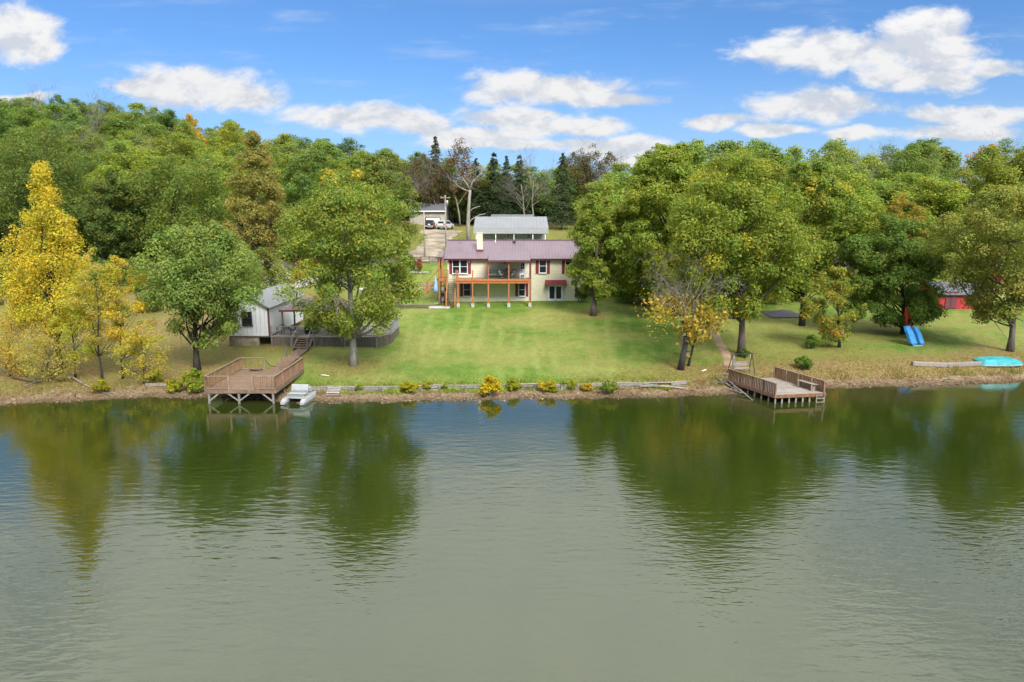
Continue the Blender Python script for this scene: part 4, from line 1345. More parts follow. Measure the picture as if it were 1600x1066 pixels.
def make_crown(seed, R, z0, z1, env='round', puffs=46, leaves=9000, size=.22, base=(.09, .125, .024), accent=(.35, .16, .02), p_acc=.03,
               pr=.27, flat=.62, cx=0.0, cy=0.0, lop=0.0, dens_in=.45, acc_puffs=0.0, ry=1.0, droop=0.0):
    """Crown mesh (leaf clumps on a ragged envelope) and the clump centres for the limbs."""
    rng = np.random.default_rng(seed)
    et, er = zip(*ENV[env])
    Ht = z1 - z0
    cents, rads = [], []
    k = 0
    while len(cents) < puffs and k < puffs * 30:
        k += 1
        t = rng.random()
        e = np.interp(t, et, er)
        if rng.random() > e + .25: continue
        ang = k * 2.39996 + rng.normal() * .5
        rr = R * e * (rng.uniform(.25, 1.0) ** .55)
        wob = 1 + .16 * math.sin(3 * ang + seed) + lop * math.cos(ang)
        rp = R * pr * rng.uniform(.5, 1.45) * (.55 + .45 * e)
        rc = max(rr * wob - rp * .7, 0)
        cents.append((cx + rc * math.cos(ang), cy + rc * math.sin(ang) * ry, z0 + rp * .4 + t * (Ht - rp * .9)))
        rads.append(rp)
    cents = np.array(cents); rads = np.array(rads)
    for ax_, lo_, hi_, k_ in ((0, cx - R, cx + R, 1.0), (2, z0, z1, flat)):
        a_, b_ = (cents[:, ax_] - rads * k_).min(), (cents[:, ax_] + rads * k_).max()
        cents[:, ax_] = lo_ + (cents[:, ax_] - a_) * (hi_ - lo_) / max(b_ - a_, .1)
    w = rads ** 2; w = w / w.sum()
    cnt = np.maximum((w * leaves).astype(int), 4)
    idx = np.repeat(np.arange(len(cents)), cnt)
    n = len(idx)
    D = rand_unit(rng, n)
    D[:, 2] = np.where((D[:, 2] < -.45) & (rng.random(n) < .45), -D[:, 2], D[:, 2])
    rad = rng.uniform(dens_in, 1.08, n) ** .6
    off = D * rad[:, None] * rads[idx][:, None]
    # uneven edge: small sprays inside each clump
    spray = np.sin(D[:, 0] * 9 + idx) * np.sin(D[:, 1] * 8 - idx * 1.7) * np.sin(D[:, 2] * 10 + idx * .6)
    off *= (1 + .28 * spray)[:, None]
    off[:, 2] *= flat
    off[:, 2] -= droop * (off[:, 0] ** 2 + off[:, 1] ** 2) ** .5
    C = cents[idx] + off
    N = D + .8 * rand_unit(rng, n) + np.array([0, 0, .45])
    S = size * rng.uniform(.6, 1.35, n)
    col = palette(rng, n, base, accent, p_acc)
    pv_ = rng.uniform(.88, 1.14, len(cents))
    pg = rng.uniform(.90, 1.12, len(cents))
    col *= pv_[idx][:, None]
    col[:, 0] *= pg[idx]
    if acc_puffs > 0:
        ap = rng.random(len(cents)) < acc_puffs
        hit = ap[idx] & (rng.random(n) < .75)
        col[hit] = palette(rng, int(hit.sum()), accent, accent, 0)
    return leaf_mesh('crown', C, N, S, col, rng), cents, rads


def bend(a, b, rng, sag=.12, n=4):
    """A limb's course from a to b with a natural bow."""
    a, b = np.array(a, float), np.array(b, float)
    L = np.linalg.norm(b - a)
    pts = []
    o = rng.normal(size=3) * L * .06
    for i in range(n + 1):
        f = i / n
        p = a + (b - a) * f
        p = p + o * math.sin(math.pi * f)
        p[2] += -sag * L * math.sin(math.pi * f) * .6
        pts.append(p)
    return pts


def make_trunk(seed, zc0, zc1, r, cents, limbs=14, lean=(0, 0), bark=None, fork=.35, cx=0, cy=0, sides=8):
    rng = np.random.default_rng(seed + 999)
    lst = []
    top = zc0 + (zc1 - zc0) * .72
    n = 7
    pts, rad = [], []
    for i in range(n + 1):
        f = i / n
        pts.append((lean[0] * f + cx * f * f + rng.normal() * .06 * f * 2, lean[1] * f + cy * f * f + rng.normal() * .06 * f * 2, -.25 + (top + .25) * f))
        rad.append(r * (1.35 if i == 0 else 1.0) * (1 - .78 * f))
    lst.append((pts, rad, sides))
    order = rng.permutation(len(cents))[:limbs]
    for j in order:
        c = cents[j]
        zs = max(zc0 * .8, c[2] - abs(zc1 - zc0) * rng.uniform(.15, .35) - .3 * math.hypot(c[0], c[1]))
        zs = min(max(zs, zc0 * .95), top * .95)
        f = min(1, max(0, (zs + .25) / (top + .25)))
        i0 = min(int(f * n), n - 1); g = f * n - i0
        a = np.array(pts[i0]) * (1 - g) + np.array(pts[i0 + 1]) * g
        rr = rad[i0] * (1 - g) + rad[i0 + 1] * g
        P_ = bend(a, c, rng)
        r0 = rr * .5
        lst.append((P_, [r0 * (1 - .8 * i / (len(P_) - 1)) for i in range(len(P_))], 5))
        # a couple of side twigs near the tip
        for _ in range(2):
            e = np.array(P_[-2]) + rng.normal(size=3) * .11 * (zc1 - zc0) * .6
            lst.append(([P_[-2], e], [r0 * .3, r0 * .08], 3))
    return tubes_mesh('trunk', lst, bark or BARK)


def twig_tree(seed, h, r, spread=.55, levels=4, kids=(4, 5, 4, 3), bark=None, first=.35, lean=(0, 0), up=.35):
    """A bare tree: trunk, limbs, branches and twigs as tapering tubes."""
    rng = np.random.default_rng(seed)
    lst = []

    def grow(a, d, L, r_, lv):
        n = 4 if lv < 2 else 3
        pts = [np.array(a)]
        dd = np.array(d)
        for i in range(n):
            dd = dd + rng.normal(size=3) * .13 + np.array([0, 0, up * .12])
            dd /= np.linalg.norm(dd)
            pts.append(pts[-1] + dd * L / n)
        rad = [r_ * (1 - .7 * i / n) for i in range(n + 1)]
        lst.append((pts, rad, 7 if lv == 0 else (5 if lv == 1 else 3)))
        if lv >= levels: return
        for k in range(kids[min(lv, len(kids) - 1)]):
            f = rng.uniform(first if lv == 0 else .3, 1.0)
            i0 = min(int(f * n), n - 1); g = f * n - i0
            p = pts[i0] * (1 - g) + pts[i0 + 1] * g
            o = rand_unit(rng, 1)[0]
            o -= dd * o.dot(dd)
            o /= max(np.linalg.norm(o), 1e-6)
            nd = dd * (1 - spread) + o * spread * rng.uniform(.8, 1.3) + np.array([0, 0, .12])
            nd /= np.linalg.norm(nd)
            grow(p, nd, L * rng.uniform(.42, .68), max(rad[i0] * .55, .012), lv + 1)

    grow((0, 0, -.2), (lean[0], lean[1], 1), h * .62, r, 0)
    tips = np.array([l[0][-1] for l in lst if len(l) > 2 and l[2] == 3])
    return tubes_mesh('trunk', lst, bark or TWIG), tips


def tree(name, label, base, crown_me, trunk_me, color=(1, 1, 1), rz=0.0, scale=1.0, group=None, cat='tree', tall=1.0):
    t = thing(name, label, cat, base, rz, group)
    if scale != 1.0 or tall != 1.0: t.scale = (scale, scale, scale * tall)
    if trunk_me: link('trunk', trunk_me, t)
    if crown_me:
        c = link('crown', crown_me, t)
        c.color = (color[0], color[1], color[2], 1)
    return t


GREEN = (.090, .124, .026)
YG = (.150, .170, .022)


def hero(name, label, u, vb, vtop, vbot, u0, u1, seed, env='oak', puffs=60, leaves=15000, size=.20, base=GREEN, accent=(.36, .15, .02), p_acc=.04, acc_puffs=0,
         bark=None, r=.26, lean=0.0, pr=.25, limbs=18, flat=.62, ybase=None, dens_in=.4, ry=.8, droop=0.0):
    """One garden tree read from its base, its top, its lowest foliage and its sides."""
    b = G(u, vb) if ybase is None else on(u, ybase)
    y = b.y
    m = pxm(y)
    z1 = top_z(vtop, y) - b.z
    z0 = top_z(vbot, y) - b.z
    R_ = (u1 - u0) / 2 * m
    k_ = 1 - .55 * R_ * ry / y
    u0, u1 = 800 + (u0 - 800) * k_, 800 + (u1 - 800) * k_
    R_ = (u1 - u0) / 2 * m
    cx = ((u0 + u1) / 2 - u) * m
    me, cents, rads = make_crown(seed, R_, z0, z1, env, int(puffs * 1.5), int(leaves * 3.1), size * .53, base, accent, p_acc, pr * .84, min(1.0, flat * 1.35), cx, 0, 0, dens_in * .7, acc_puffs, ry, droop)
    tm = make_trunk(seed, max(z0, .6), z1, r, cents, limbs, (lean, 0), bark, cx=cx * .8 - lean)
    return tree(name, label, b, me, tm)


hero('golden_conifer', 'tall golden-yellow cone-shaped tree on the left shore', 95, 577, 250, 530, -22, 150, 11, 'cone', 150, 12500, .145, (.41, .315, .022), (.28, .27, .03), .35, bark=DARKBARK, r=.22, pr=.22, limbs=24, flat=.75)
hero('slender_tree', 'slender yellow-green tree rightmost of the thin lakeside clump', 192, 592, 398, 560, 138, 236, 12, 'tall', 40, 2900, .12, (.30, .27, .022), (.45, .28, .03), .3, bark=DARKBARK, r=.075, pr=.27, limbs=16, dens_in=.2)
hero('slender_tree', 'slender tan and yellow tree in the middle of the thin lakeside clump', 160, 595, 384, 555, 105, 205, 13, 'tall', 40, 2600, .12, (.34, .25, .06), (.22, .24, .02), .4, bark=DARKBARK, r=.085, pr=.25, limbs=16, dens_in=.2)
hero('slender_tree', 'slender green-yellow tree against the golden conifer', 118, 590, 445, 565, 70, 165, 14, 'round', 40, 2700, .12, (.24, .27, .025), (.42, .33, .03), .3, bark=DARKBARK, r=.07, pr=.27, limbs=14, dens_in=.2)
hero('sparse_bush_tree', 'sparse amber shrubby tree at the left edge of the shore', 15, 588, 480, 590, -60, 78, 15, 'round', 44, 2600, .11, (.34, .24, .035), (.22, .2, .03), .4, bark=DARKBARK, r=.06, pr=.25, limbs=20, dens_in=.2)
hero('sparse_bush_tree', 'sparse tan shrubby tree low on the bank under the golden conifer', 75, 597, 510, 598, 20, 135, 27, 'round', 40, 1500, .11, (.30, .24, .05), (.22, .22, .03), .4, bark=DARKBARK, r=.05, pr=.25, limbs=20, dens_in=.2)
hero('sparse_bush_tree', 'sparse yellow shrubby tree between the slender clump and the willowy tree', 225, 600, 500, 598, 165, 268, 28, 'round', 40, 1300, .11, (.34, .28, .03), (.25, .24, .03), .4, bark=DARKBARK, r=.05, pr=.25, limbs=20, dens_in=.2)
hero('willowy_tree', 'blue-green willowy tree in front of the white cabin', 308, 579, 342, 545, 203, 414, 16, 'vase', 85, 14500, .18, (.118, .170, .034), (.19, .22, .04), .3, bark=DARKBARK, r=.25, pr=.22, limbs=30, flat=.8, droop=.25)
hero('cabin_tree', 'light green tree rising behind the white cabin roof', 404, 0, 385, 474, 352, 452, 29, 'round', 40, 3800, .17, (.135, .165, .034), (.26, .2, .03), .15, bark=DARKBARK, r=.17, pr=.26, limbs=16, ybase=72, dens_in=.3)
hero('russet_tree', 'tall russet-brown tree behind the white cabin', 400, 480, 203, 440, 346, 452, 17, 'tall', 100, 12500, .20, (.225, .178, .045), (.14, .16, .03), .4, bark=BARK, r=.24, pr=.27, limbs=26, ybase=74, dens_in=.25)
hero('maple_tree', 'spreading green maple with yellow and orange leaves on the left lawn', 553, 571, 263, 528, 418, 662, 18, 'oak', 120, 19000, .18, (.138, .180, .026), (.36, .26, .02), .06, .015, bark=PALEBARK, r=.30, pr=.20, limbs=34, dens_in=.35)
hero('front_oak', 'smaller green oak standing beside the right end of the cream house', 927, 493, 300, 466, 884, 990, 19, 'oak', 70, 15000, .21, (.145, .182, .022), (.22, .22, .03), .10, bark=BARK, r=.34, pr=.24, limbs=20)
hero('great_oak', 'biggest green oak right of the cream house, broad domed crown', 1055, 470, 222, 466, 955, 1165, 20, 'oak', 150, 30000, .24, (.150, .188, .022), (.25, .25, .03), .08, bark=DARKBARK, r=.42, pr=.17, limbs=36, ybase=74)
hero('path_tree', 'green and yellow tree by the dirt path above the right dock', 1158, 553, 232, 502, 1035, 1285, 21, 'oak', 140, 25000, .19, (.140, .178, .022), (.30, .26, .02), .07, .08, bark=BARK, r=.30, pr=.21, limbs=26)
hero('mottled_tree', 'green tree mottled with yellow and orange behind the path tree', 1255, 480, 250, 455, 1170, 1350, 22, 'oak', 100, 18000, .22, (.125, .165, .022), (.30, .25, .02), .08, .08, bark=DARKBARK, r=.28, pr=.2, limbs=28, ybase=69, dens_in=.3)
hero('sapling', 'small thin tree with orange-tinged leaves right of the dock', 1311, 543, 415, 535, 1252, 1352, 23, 'round', 40, 3600, .16, (.15, .18, .022), (.36, .2, .04), .15, .12, bark=DARKBARK, r=.13, pr=.26, limbs=18, dens_in=.25)
hero('shade_oak', 'deep green oak leaning over the blue boat, low hanging boughs', 1411, 522, 332, 515, 1316, 1486, 24, 'oak', 105, 20000, .19, (.085, .135, .020), (.18, .20, .03), .08, bark=DARKBARK, r=.24, pr=.2, limbs=28, droop=.15)
hero('olive_tree', 'olive-yellow tree at the right edge above the turquoise boat', 1578, 549, 287, 508, 1470, 1700, 25, 'vase', 105, 19000, .19, (.165, .188, .034), (.24, .22, .04), .2, bark=BARK, r=.27, pr=.2, limbs=28, dens_in=.3)

for (u_, v_, y_, a_, b_, k_, lab, colr) in (
        (270, 240, 101, 160, 378, 41, 'great broad green oak at the foot of the left hill behind the willowy tree', (.098, .135, .022)),
        (45, 196, 104, -75, 150, 42, 'tall dark green oak directly behind the golden conifer', (.080, .112, .020)),
        (165, 268, 99, 118, 232, 43, 'dark green tree filling the gap right of the golden conifer', (.062, .092, .018)),
        (478, 232, 103, 412, 540, 44, 'leafy mid-green oak between the russet tree and the maple', (.090, .140, .026)),
        (600, 232, 108, 545, 660, 45, 'pale green oak showing over the right shoulder of the maple', (.120, .150, .028))):
    hero('edge_oak', lab, u_, 0, v_, 402, a_, b_, k_, 'oak', 85, 9000, .29, colr, (.22, .18, .02), .05, .02, bark=DARKBARK, r=.36, pr=.21, limbs=20, ybase=y_, dens_in=.4)

# the leaning, half-dead tree on the right bank
b = G(1063, 578)
m_ = pxm(b.y)
tm, tips = twig_tree(31, 10.2, .20, .58, 4, (8, 6, 5, 3), TWIG, .42, (.16, .02), .25)
rng = np.random.default_rng(5)
zc = tips[:, 2]
n_ = 5200
idx = rng.integers(0, len(tips), n_)
C = tips[idx] + rng.normal(size=(n_, 3)) * np.array([.35, .35, .28])
keep = C[:, 2] < 6.2
C = C[keep]
C[:, 2] -= rng.uniform(0, 1.8, len(C))
lm = leaf_mesh('crown', C, rand_unit(rng, len(C)) + np.array([0, 0, .3]), .11 * rng.uniform(.6, 1.3, len(C)), palette(rng, len(C), (.36, .24, .03), (.17, .18, .03), .3), rng)
tree('leaning_tree', 'leaning half-bare tree with orange leaves on the right bank', b, lm, tm)
V_, F_ = tube_arrays([(0, 0, -.2), (.18, 0, 1.2), (.42, .02, 2.6), (.75, .05, 4.2), (1.0, .05, 5.4)], [.30, .23, .20, .15, .09], 9)
o = mesh('trunk', V_, F_, DARKBARK, [x for x in COL.objects if x.name == 'leaning_tree'][0], True)
o['label'] = 'dark main stem'
b2 = G(1075, 572)
tm, tips = twig_tree(33, 5.6, .13, .55, 3, (5, 4, 3), DARKBARK, .45, (.12, 0), .3)
C = tips[rng.integers(0, len(tips), 1300)] + rng.normal(size=(1300, 3)) * .35
lm = leaf_mesh('crown', C, rand_unit(rng, len(C)), .15 * rng.uniform(.6, 1.3, len(C)), palette(rng, len(C), (.36, .24, .035), (.13, .15, .03), .4), rng)
tree('young_tree', 'thin dark-stemmed tree close behind the leaning half-bare tree', b2, lm, tm)

# ---- prototypes for the woods
WOOD = []
for s, (env, pf, fl) in enumerate((('oak', 26, .65), ('round', 24, .7), ('oak', 30, .6), ('tall', 26, .7), ('vase', 26, .65), ('round', 30, .62), ('oak', 34, .62), ('tall', 30, .65))):
    cm, ce, ra_ = make_crown(100 + s, 5.6 if env != 'tall' else 4.6, 2.6, 17.0, env, pf + 46, 19000, .145, GREEN, (.18, .18, .025), .10, .24, min(1, fl * 1.35), dens_in=.3)
    WOOD.append((cm, make_trunk(100 + s, 5.0, 17, .24, ce, 10, bark=DARKBARK, sides=6)))
THIN = []
for s in range(3):
    cm, ce, ra_ = make_crown(140 + s, 4.0, 5.0, 17.0, 'tall', 60, 3000, .17, (.085, .075, .036), (.12, .080, .030), .35, .26, .9, dens_in=.2)
    tm, _t = twig_tree(150 + s, 16.5, .2, .5, 4, (7, 5, 4, 2), TWIG, .35, (0, 0), .5)
    THIN.append((cm, tm))
BARE = [twig_tree(160 + s, 16.0, .24, .5, 4, (8, 6, 4, 3), (TWIG, PALEBARK, TWIG)[s], .3, (0, 0), .45)[0] for s in range(3)]


def make_conifer(seed, h, R, n=8000, base=(.042, .062, .022)):
    rng = np.random.default_rng(seed)
    tiers = 40
    Cs, Ns = [], []
    for k in range(tiers):
        f = k / (tiers - 1)
        z0_ = h * (.10 + .88 * f)
        rr = R * (1 - f) ** .75 + .2
        nb_ = max(4, int(11 * (1 - f) + 4))
        for j in range(nb_):
            a_ = rng.uniform(0, 2 * math.pi)
            z = z0_ + rng.normal() * .35
            L = rr * rng.uniform(.5, 1.15)
            c = max(6, int(n / tiers / nb_ * (1.6 - f)))
            t_ = rng.uniform(.15, 1, c)
            w_ = .22 * L * (1.1 - t_) + .08
            p = np.stack([math.cos(a_) * L * t_ - math.sin(a_) * rng.normal(size=c) * w_, math.sin(a_) * L * t_ + math.cos(a_) * rng.normal(size=c) * w_, z - .28 * L * t_ ** 1.5 + rng.normal(size=c) * .08], 1)
            Cs.append(p)
            Ns.append(np.repeat(np.array([[math.cos(a_) * .5, math.sin(a_) * .5, .8]]), c, 0))
    C = np.concatenate(Cs); N = np.concatenate(Ns) + .5 * rand_unit(rng, sum(len(x) for x in Cs))
    col = palette(rng, len(C), base, (.05, .075, .03), .2)
    cm = leaf_mesh('crown', C, N, .19 * rng.uniform(.6, 1.3, len(C)), col, rng, .5)
    tm = tubes_mesh('trunk', [([(0, 0, -.3), (0, 0, h * .5), (0, 0, h * .97)], [.22, .13, .02], 7)], BARK)
    return cm, tm


CON = [make_conifer(170 + s, 16, 4.0 + .6 * s) for s in range(3)]

# ---- the middle background: cedars, bare and brown trees behind the grey house
CEN = [  # column, distance, top row, kind, colour, label
    (877, 143, 240, 'c2', (1, 1, 1), 'broad dark green cedar standing alone right of the grey house'),
    (683, 158, 214, 'c0', (1.2, 1.1, 1), 'dark cedar rising above the garage roof'),
    (772, 152, 236, 'c1', (.9, .9, .9), 'dark cedar left of the bare trees behind the grey house'),
    (791, 156, 244, 'c0', (.8, .9, .9), 'dark narrow cedar directly behind the grey house'),
    (812, 157, 240, 'c1', (.9, 1, .9), 'tallest-pointed dark cedar behind the bare trees'),
    (745, 154, 248, 'c2', (1, 1.05, 1), 'dark bushy cedar behind the pale bare tree'),
    (655, 160, 236, 'c1', (1.1, 1.1, 1), 'dark cedar behind the russet trees left of the garage'),
    (720, 150, 213, 't0', (1.15, .92, .85), 'rust-topped thin tree above the gravel drive'),
    (690, 153, 250, 't1', (1.1, .98, .85), 'rusty tree with orange boughs over the garage'),
    (662, 150, 238, 't2', (1.0, 1.0, .85), 'brown-leaved tree left of the garage roof'),
    (642, 156, 245, 't1', (.95, 1.0, .85), 'brownish thin tree at the wood edge left of the garage'),
    (628, 148, 250, 't0', (1.0, 1.02, .8), 'bronze thin tree beyond the spreading maple'),
    (905, 158, 230, 't0', (.95, 1.0, .9), 'tan thin-leaved tree right of the lone cedar'),
    (925, 160, 224, 't1', (.95, 1.0, .9), 'tallest tan thin tree between cedar and big oak'),
    (948, 160, 236, 't2', (.95, 1.05, .9), 'tan thin tree touching the big oak crown'),
    (890, 164, 236, 't2', (.95, 1.0, .8), 'brown thin tree partly behind the lone cedar'),
    (835, 146, 238, 'b0', (1, 1, 1), 'bare grey tree right of centre behind the grey house'),
    (818, 145, 246, 'b2', (1, 1, 1), 'bare twiggy tree left of its twin behind the grey house'),
    (935, 150, 240, 'b2', (1, 1, 1), 'bare upright tree beside the big oak'),
    (640, 145, 275, 'b0', (1, 1, 1), 'bare forked tree at the left of the garage'),
]
for (u, y, vt, kd, colr, lab) in CEN:
    g_ = on(u, y)
    ht = top_z(vt, y) - g_.z
    k = int(kd[1])
    if kd[0] == 'c':
        tree('cedar_tree', lab, g_, CON[k][0], CON[k][1], colr, u * .7, ht / 16)
    elif kd[0] == 't':
        tree('thin_tree', lab, g_, THIN[k][0], THIN[k][1], colr, u * .3, ht / 17)
    else:
        tree('bare_tree', lab, g_, None, BARE[k], colr, u * .3, ht / 15.5)
# the pale tree with cut limbs beside the grey house
g_ = G(733, 381)
g_ = on(733, 127)
sc_ = pxm(127)
def pq(u, v): return ((u - 733) * sc_, 0, top_z(v, 127) - g_.z)
lst = [([pq(733, 390), pq(732, 350), pq(734, 315), pq(736, 297)], [.42, .36, .28, .22], 9), ([pq(736, 297), pq(731, 288), pq(723, 276)], [.19, .14, .07], 6), ([pq(736, 297), pq(739, 285), pq(747, 277), pq(754, 270)], [.2, .15, .1, .05], 6), ([pq(735, 300), pq(720, 293), pq(710, 283)], [.16, .11, .05], 6),
       ([pq(732, 352), pq(738, 343), pq(750, 336), pq(760, 334)], [.14, .12, .09, .05], 6), ([pq(733, 332), pq(740, 326), pq(751, 322)], [.11, .09, .05], 6), ([pq(732, 368), pq(740, 364), pq(747, 360)], [.08, .06, .03], 5)]
rng2 = np.random.default_rng(8)
for k in range(60):
    a_ = lst[rng2.integers(1, 4)][0]
    p_ = np.array(a_[rng2.integers(1, len(a_))], float)
    e_ = p_ + rng2.normal(size=3) * np.array([1.3, 1.3, .9]) + np.array([0, 0, 1.2])
    lst.append(([p_, (p_ + e_) / 2 + rng2.normal(size=3) * .15, e_], [.035, .025, .01], 3))
t = thing('pale_bare_tree', 'pale bare tree with lopped limbs left of the grey house', 'tree', g_)
link('trunk', tubes_mesh('trunk', lst, PALEBARK), t)

# ---- the woods: near trees first; a tree wholly behind nearer ones is left out
rw = random.Random(77)
seen = np.full(1800, 1066.0)
WOODCOLS = {
    'green': [(1.1, 1.12, 1), (.98, 1.08, .9), (1.28, 1.25, .9)],
    'yellow-green': [(1.45, 1.36, .85), (1.35, 1.32, .95), (1.55, 1.36, .85)],
    'deep green': [(.74, .92, .9), (.82, 1.0, 1.0)],
    'bronze': [(1.9, 1.2, .9), (1.7, 1.2, .9)],
}


def cover(u0, u1, v):
    a_, b_ = int(max(0, u0 + 100)), int(min(1799, u1 + 100))
    if b_ <= a_: return False
    s = seen[a_:b_]
    vis = (s > v + 7).mean() > .22
    m = (u0 + u1) / 2
    uu = np.arange(a_, b_) - 100
    edge = v + 14 * ((uu - m) / ((u1 - u0) / 2)) ** 2
    seen[a_:b_] = np.minimum(s, edge)
    return vis


WOODS = []


def wood(zone, xr, yr, skyline, where, spacing=7.4, wts=(.62, .2, .17, .01), hr=(10, 16.5)):
    pts = []
    y = yr[0]
    while y < yr[1]:
        x = xr(y)[0] + rw.uniform(0, spacing)
        while x < xr(y)[1]:
            pts.append((x + rw.uniform(-2, 2), y + rw.uniform(-2.4, 2.4)))
            x += spacing * rw.uniform(.85, 1.25)
        y += spacing * rw.uniform(.8, 1.05)
    pts.sort(key=lambda p: p[1])
    for (x, y) in pts:
        z = h1(x, y)
        u = 800 + x / (y * math.cos(PITCH)) * FPX
        cap = np.interp(u, skyline[0], skyline[1])
        zt = top_z(cap, y)
        ht = min(rw.uniform(hr[0], hr[1]), zt - z + rw.uniform(-.3, .8))
        if ht < 7: continue
        e = (z + ht - CAM_H) / y
        v = 533 - FPX * math.tan(math.atan(e) + PITCH)
        rpx = 5.2 * ht / 17 / pxm(y)
        if not cover(u - rpx, u + rpx, v): continue
        kind = rw.choices(list(WOODCOLS), wts)[0]
        cm, tm = WOOD[rw.randrange(len(WOOD))]
        c0_ = rw.choice(WOODCOLS[kind])
        j = rw.uniform(.95, 1.3)
        wd = rw.uniform(1.1, 1.75)
        o_ = tree('woodland_tree', '%s broadleaf tree in the dense wood %s' % (kind, where), (x, y, z), cm, tm, tuple(k_ * j for k_ in c0_), rw.uniform(0, 6.28), ht / 17 * wd, '%s trees in the wood %s' % (kind, where), tall=1 / wd)
        WOODS.append((zone, kind, u, y, o_))


SKL = ([-200, 0, 60, 120, 200, 330, 420, 480, 540, 600, 620, 660], [150, 143, 152, 150, 150, 160, 180, 196, 214, 208, 196, 222])
SKR = ([940, 985, 1010, 1040, 1085, 1150, 1240, 1275, 1310, 1340, 1400, 1450, 1520, 1580, 1620, 1800], [275, 255, 236, 226, 204, 200, 206, 198, 204, 226, 224, 218, 228, 212, 210, 215])
# marked trees on the left hill that stand out by colour
for (u, y, vt, colr, k, lab, sc2) in (
        (312, 182, 176, (3.6, 1.85, .7), 3, 'bright amber tree near the ridge of the left hill', .6),
        (283, 165, 222, (3.6, 1.35, .7), 1, 'small orange-leaved tree halfway up the left hill', .42),
        (140, 168, 196, (2.5, 1.4, .8), 2, 'orange-tinged tree on the upper left hill', .95),
        (158, 160, 220, (2.4, 1.25, .8), 5, 'rust-tinged tree below the orange one on the left hill', .7),
        (200, 122, 325, (3.2, 2.1, .8), 1, 'low yellow-leaved tree at the foot of the left wood', .5),
        (375, 150, 190, (1.9, 1.6, .9), 6, 'rounded lime-green tree above the russet tree', 1.0),
        (530, 112, 240, (1.3, 1.25, .8), 0, 'round-topped leafy tree behind the spreading maple', .75)):
    g_ = on(u, y)
    ht = top_z(vt, y) - g_.z
    m_ = pxm(y)
    cm, tm = WOOD[k]
    tree('autumn_tree', lab, g_, cm, tm, colr, u, ht / 17)
wood('left', lambda y: (-.80 * y, -.165 * y if y > 125 else -.24 * y), (113, 216), SKL, 'on the left hill')
wood('right', lambda y: (.135 * y, .82 * y), (100, 176), SKR, 'right of the great oak', 7.0, (.52, .32, .15, .01), (11, 19))
SKC = ([600, 640, 700, 760, 800, 860, 900, 960, 1000], [225, 238, 248, 258, 262, 262, 255, 258, 250])
wood('centre', lambda y: (-.17 * y, .14 * y), (162, 186), SKC, 'behind the cedars', 6.0, (.35, .15, .4, .1), (10, 18))
for (u, y, vt, k, lab) in ((1290, 108, 262, 0, 'bare pinkish twiggy tree amid the right wood'), (1320, 84, 375, 2, 'bare grey twiggy tree above the small orange-tinged tree'), (1195, 112, 225, 2, 'bare tree showing above the great oak')):
    g_ = on(u, y)
    tree('bare_tree', lab, g_, None, BARE[k], (1, 1, 1), u * .3, (top_z(vt, y) - g_.z) / 15.5)
for (u, y, vt, colr, lab) in ((1150, 118, 232, (3.2, 2.0, .9), 'yellow-tinged tree top behind the great oak'), (1212, 112, 262, (2.9, 1.9, .8), 'yellow-orange tree top right of the great oak'), (1522, 165, 222, (3.0, 1.1, .8), 'small rust-red tree top on the right skyline')):
    g_ = on(u, y)
    cm, tm = WOOD[5]
    tree('autumn_tree', lab, g_, cm, tm, colr, u, (top_z(vt, y) - g_.z) / 17 * .98)
# small trees and bushes on the lawn by the house
SHR = []
for s in range(4):
    cm, ce, ra_ = make_crown(200 + s, .8, .05, 1.3, 'round', 26, 1900, .06, (.095, .125, .016), (.20, .18, .014), .3, .27, .95, dens_in=.3)
    stm = tubes_mesh('stem', [(bend((0, 0, -.1), c, np.random.default_rng(i)), [.03, .025, .02, .015, .008], 4) for i, c in enumerate(ce[:9])], TWIG)
    SHR.append((cm, stm))


def shrub(u, v, w, hgt, k, colr, lab, y=None, name='shrub'):
    g_ = G(u, v) if y is None else on(u, y)
    t = thing(name, lab, 'bush', g_, u * .9)
    s = w * pxm(g_.y) / 1.6
    t.scale = (s, s, hgt * pxm(g_.y) / 1.3)
    link('stem', SHR[k][1], t)
    c = link('foliage', SHR[k][0], t)
    c.color = (*colr, 1)


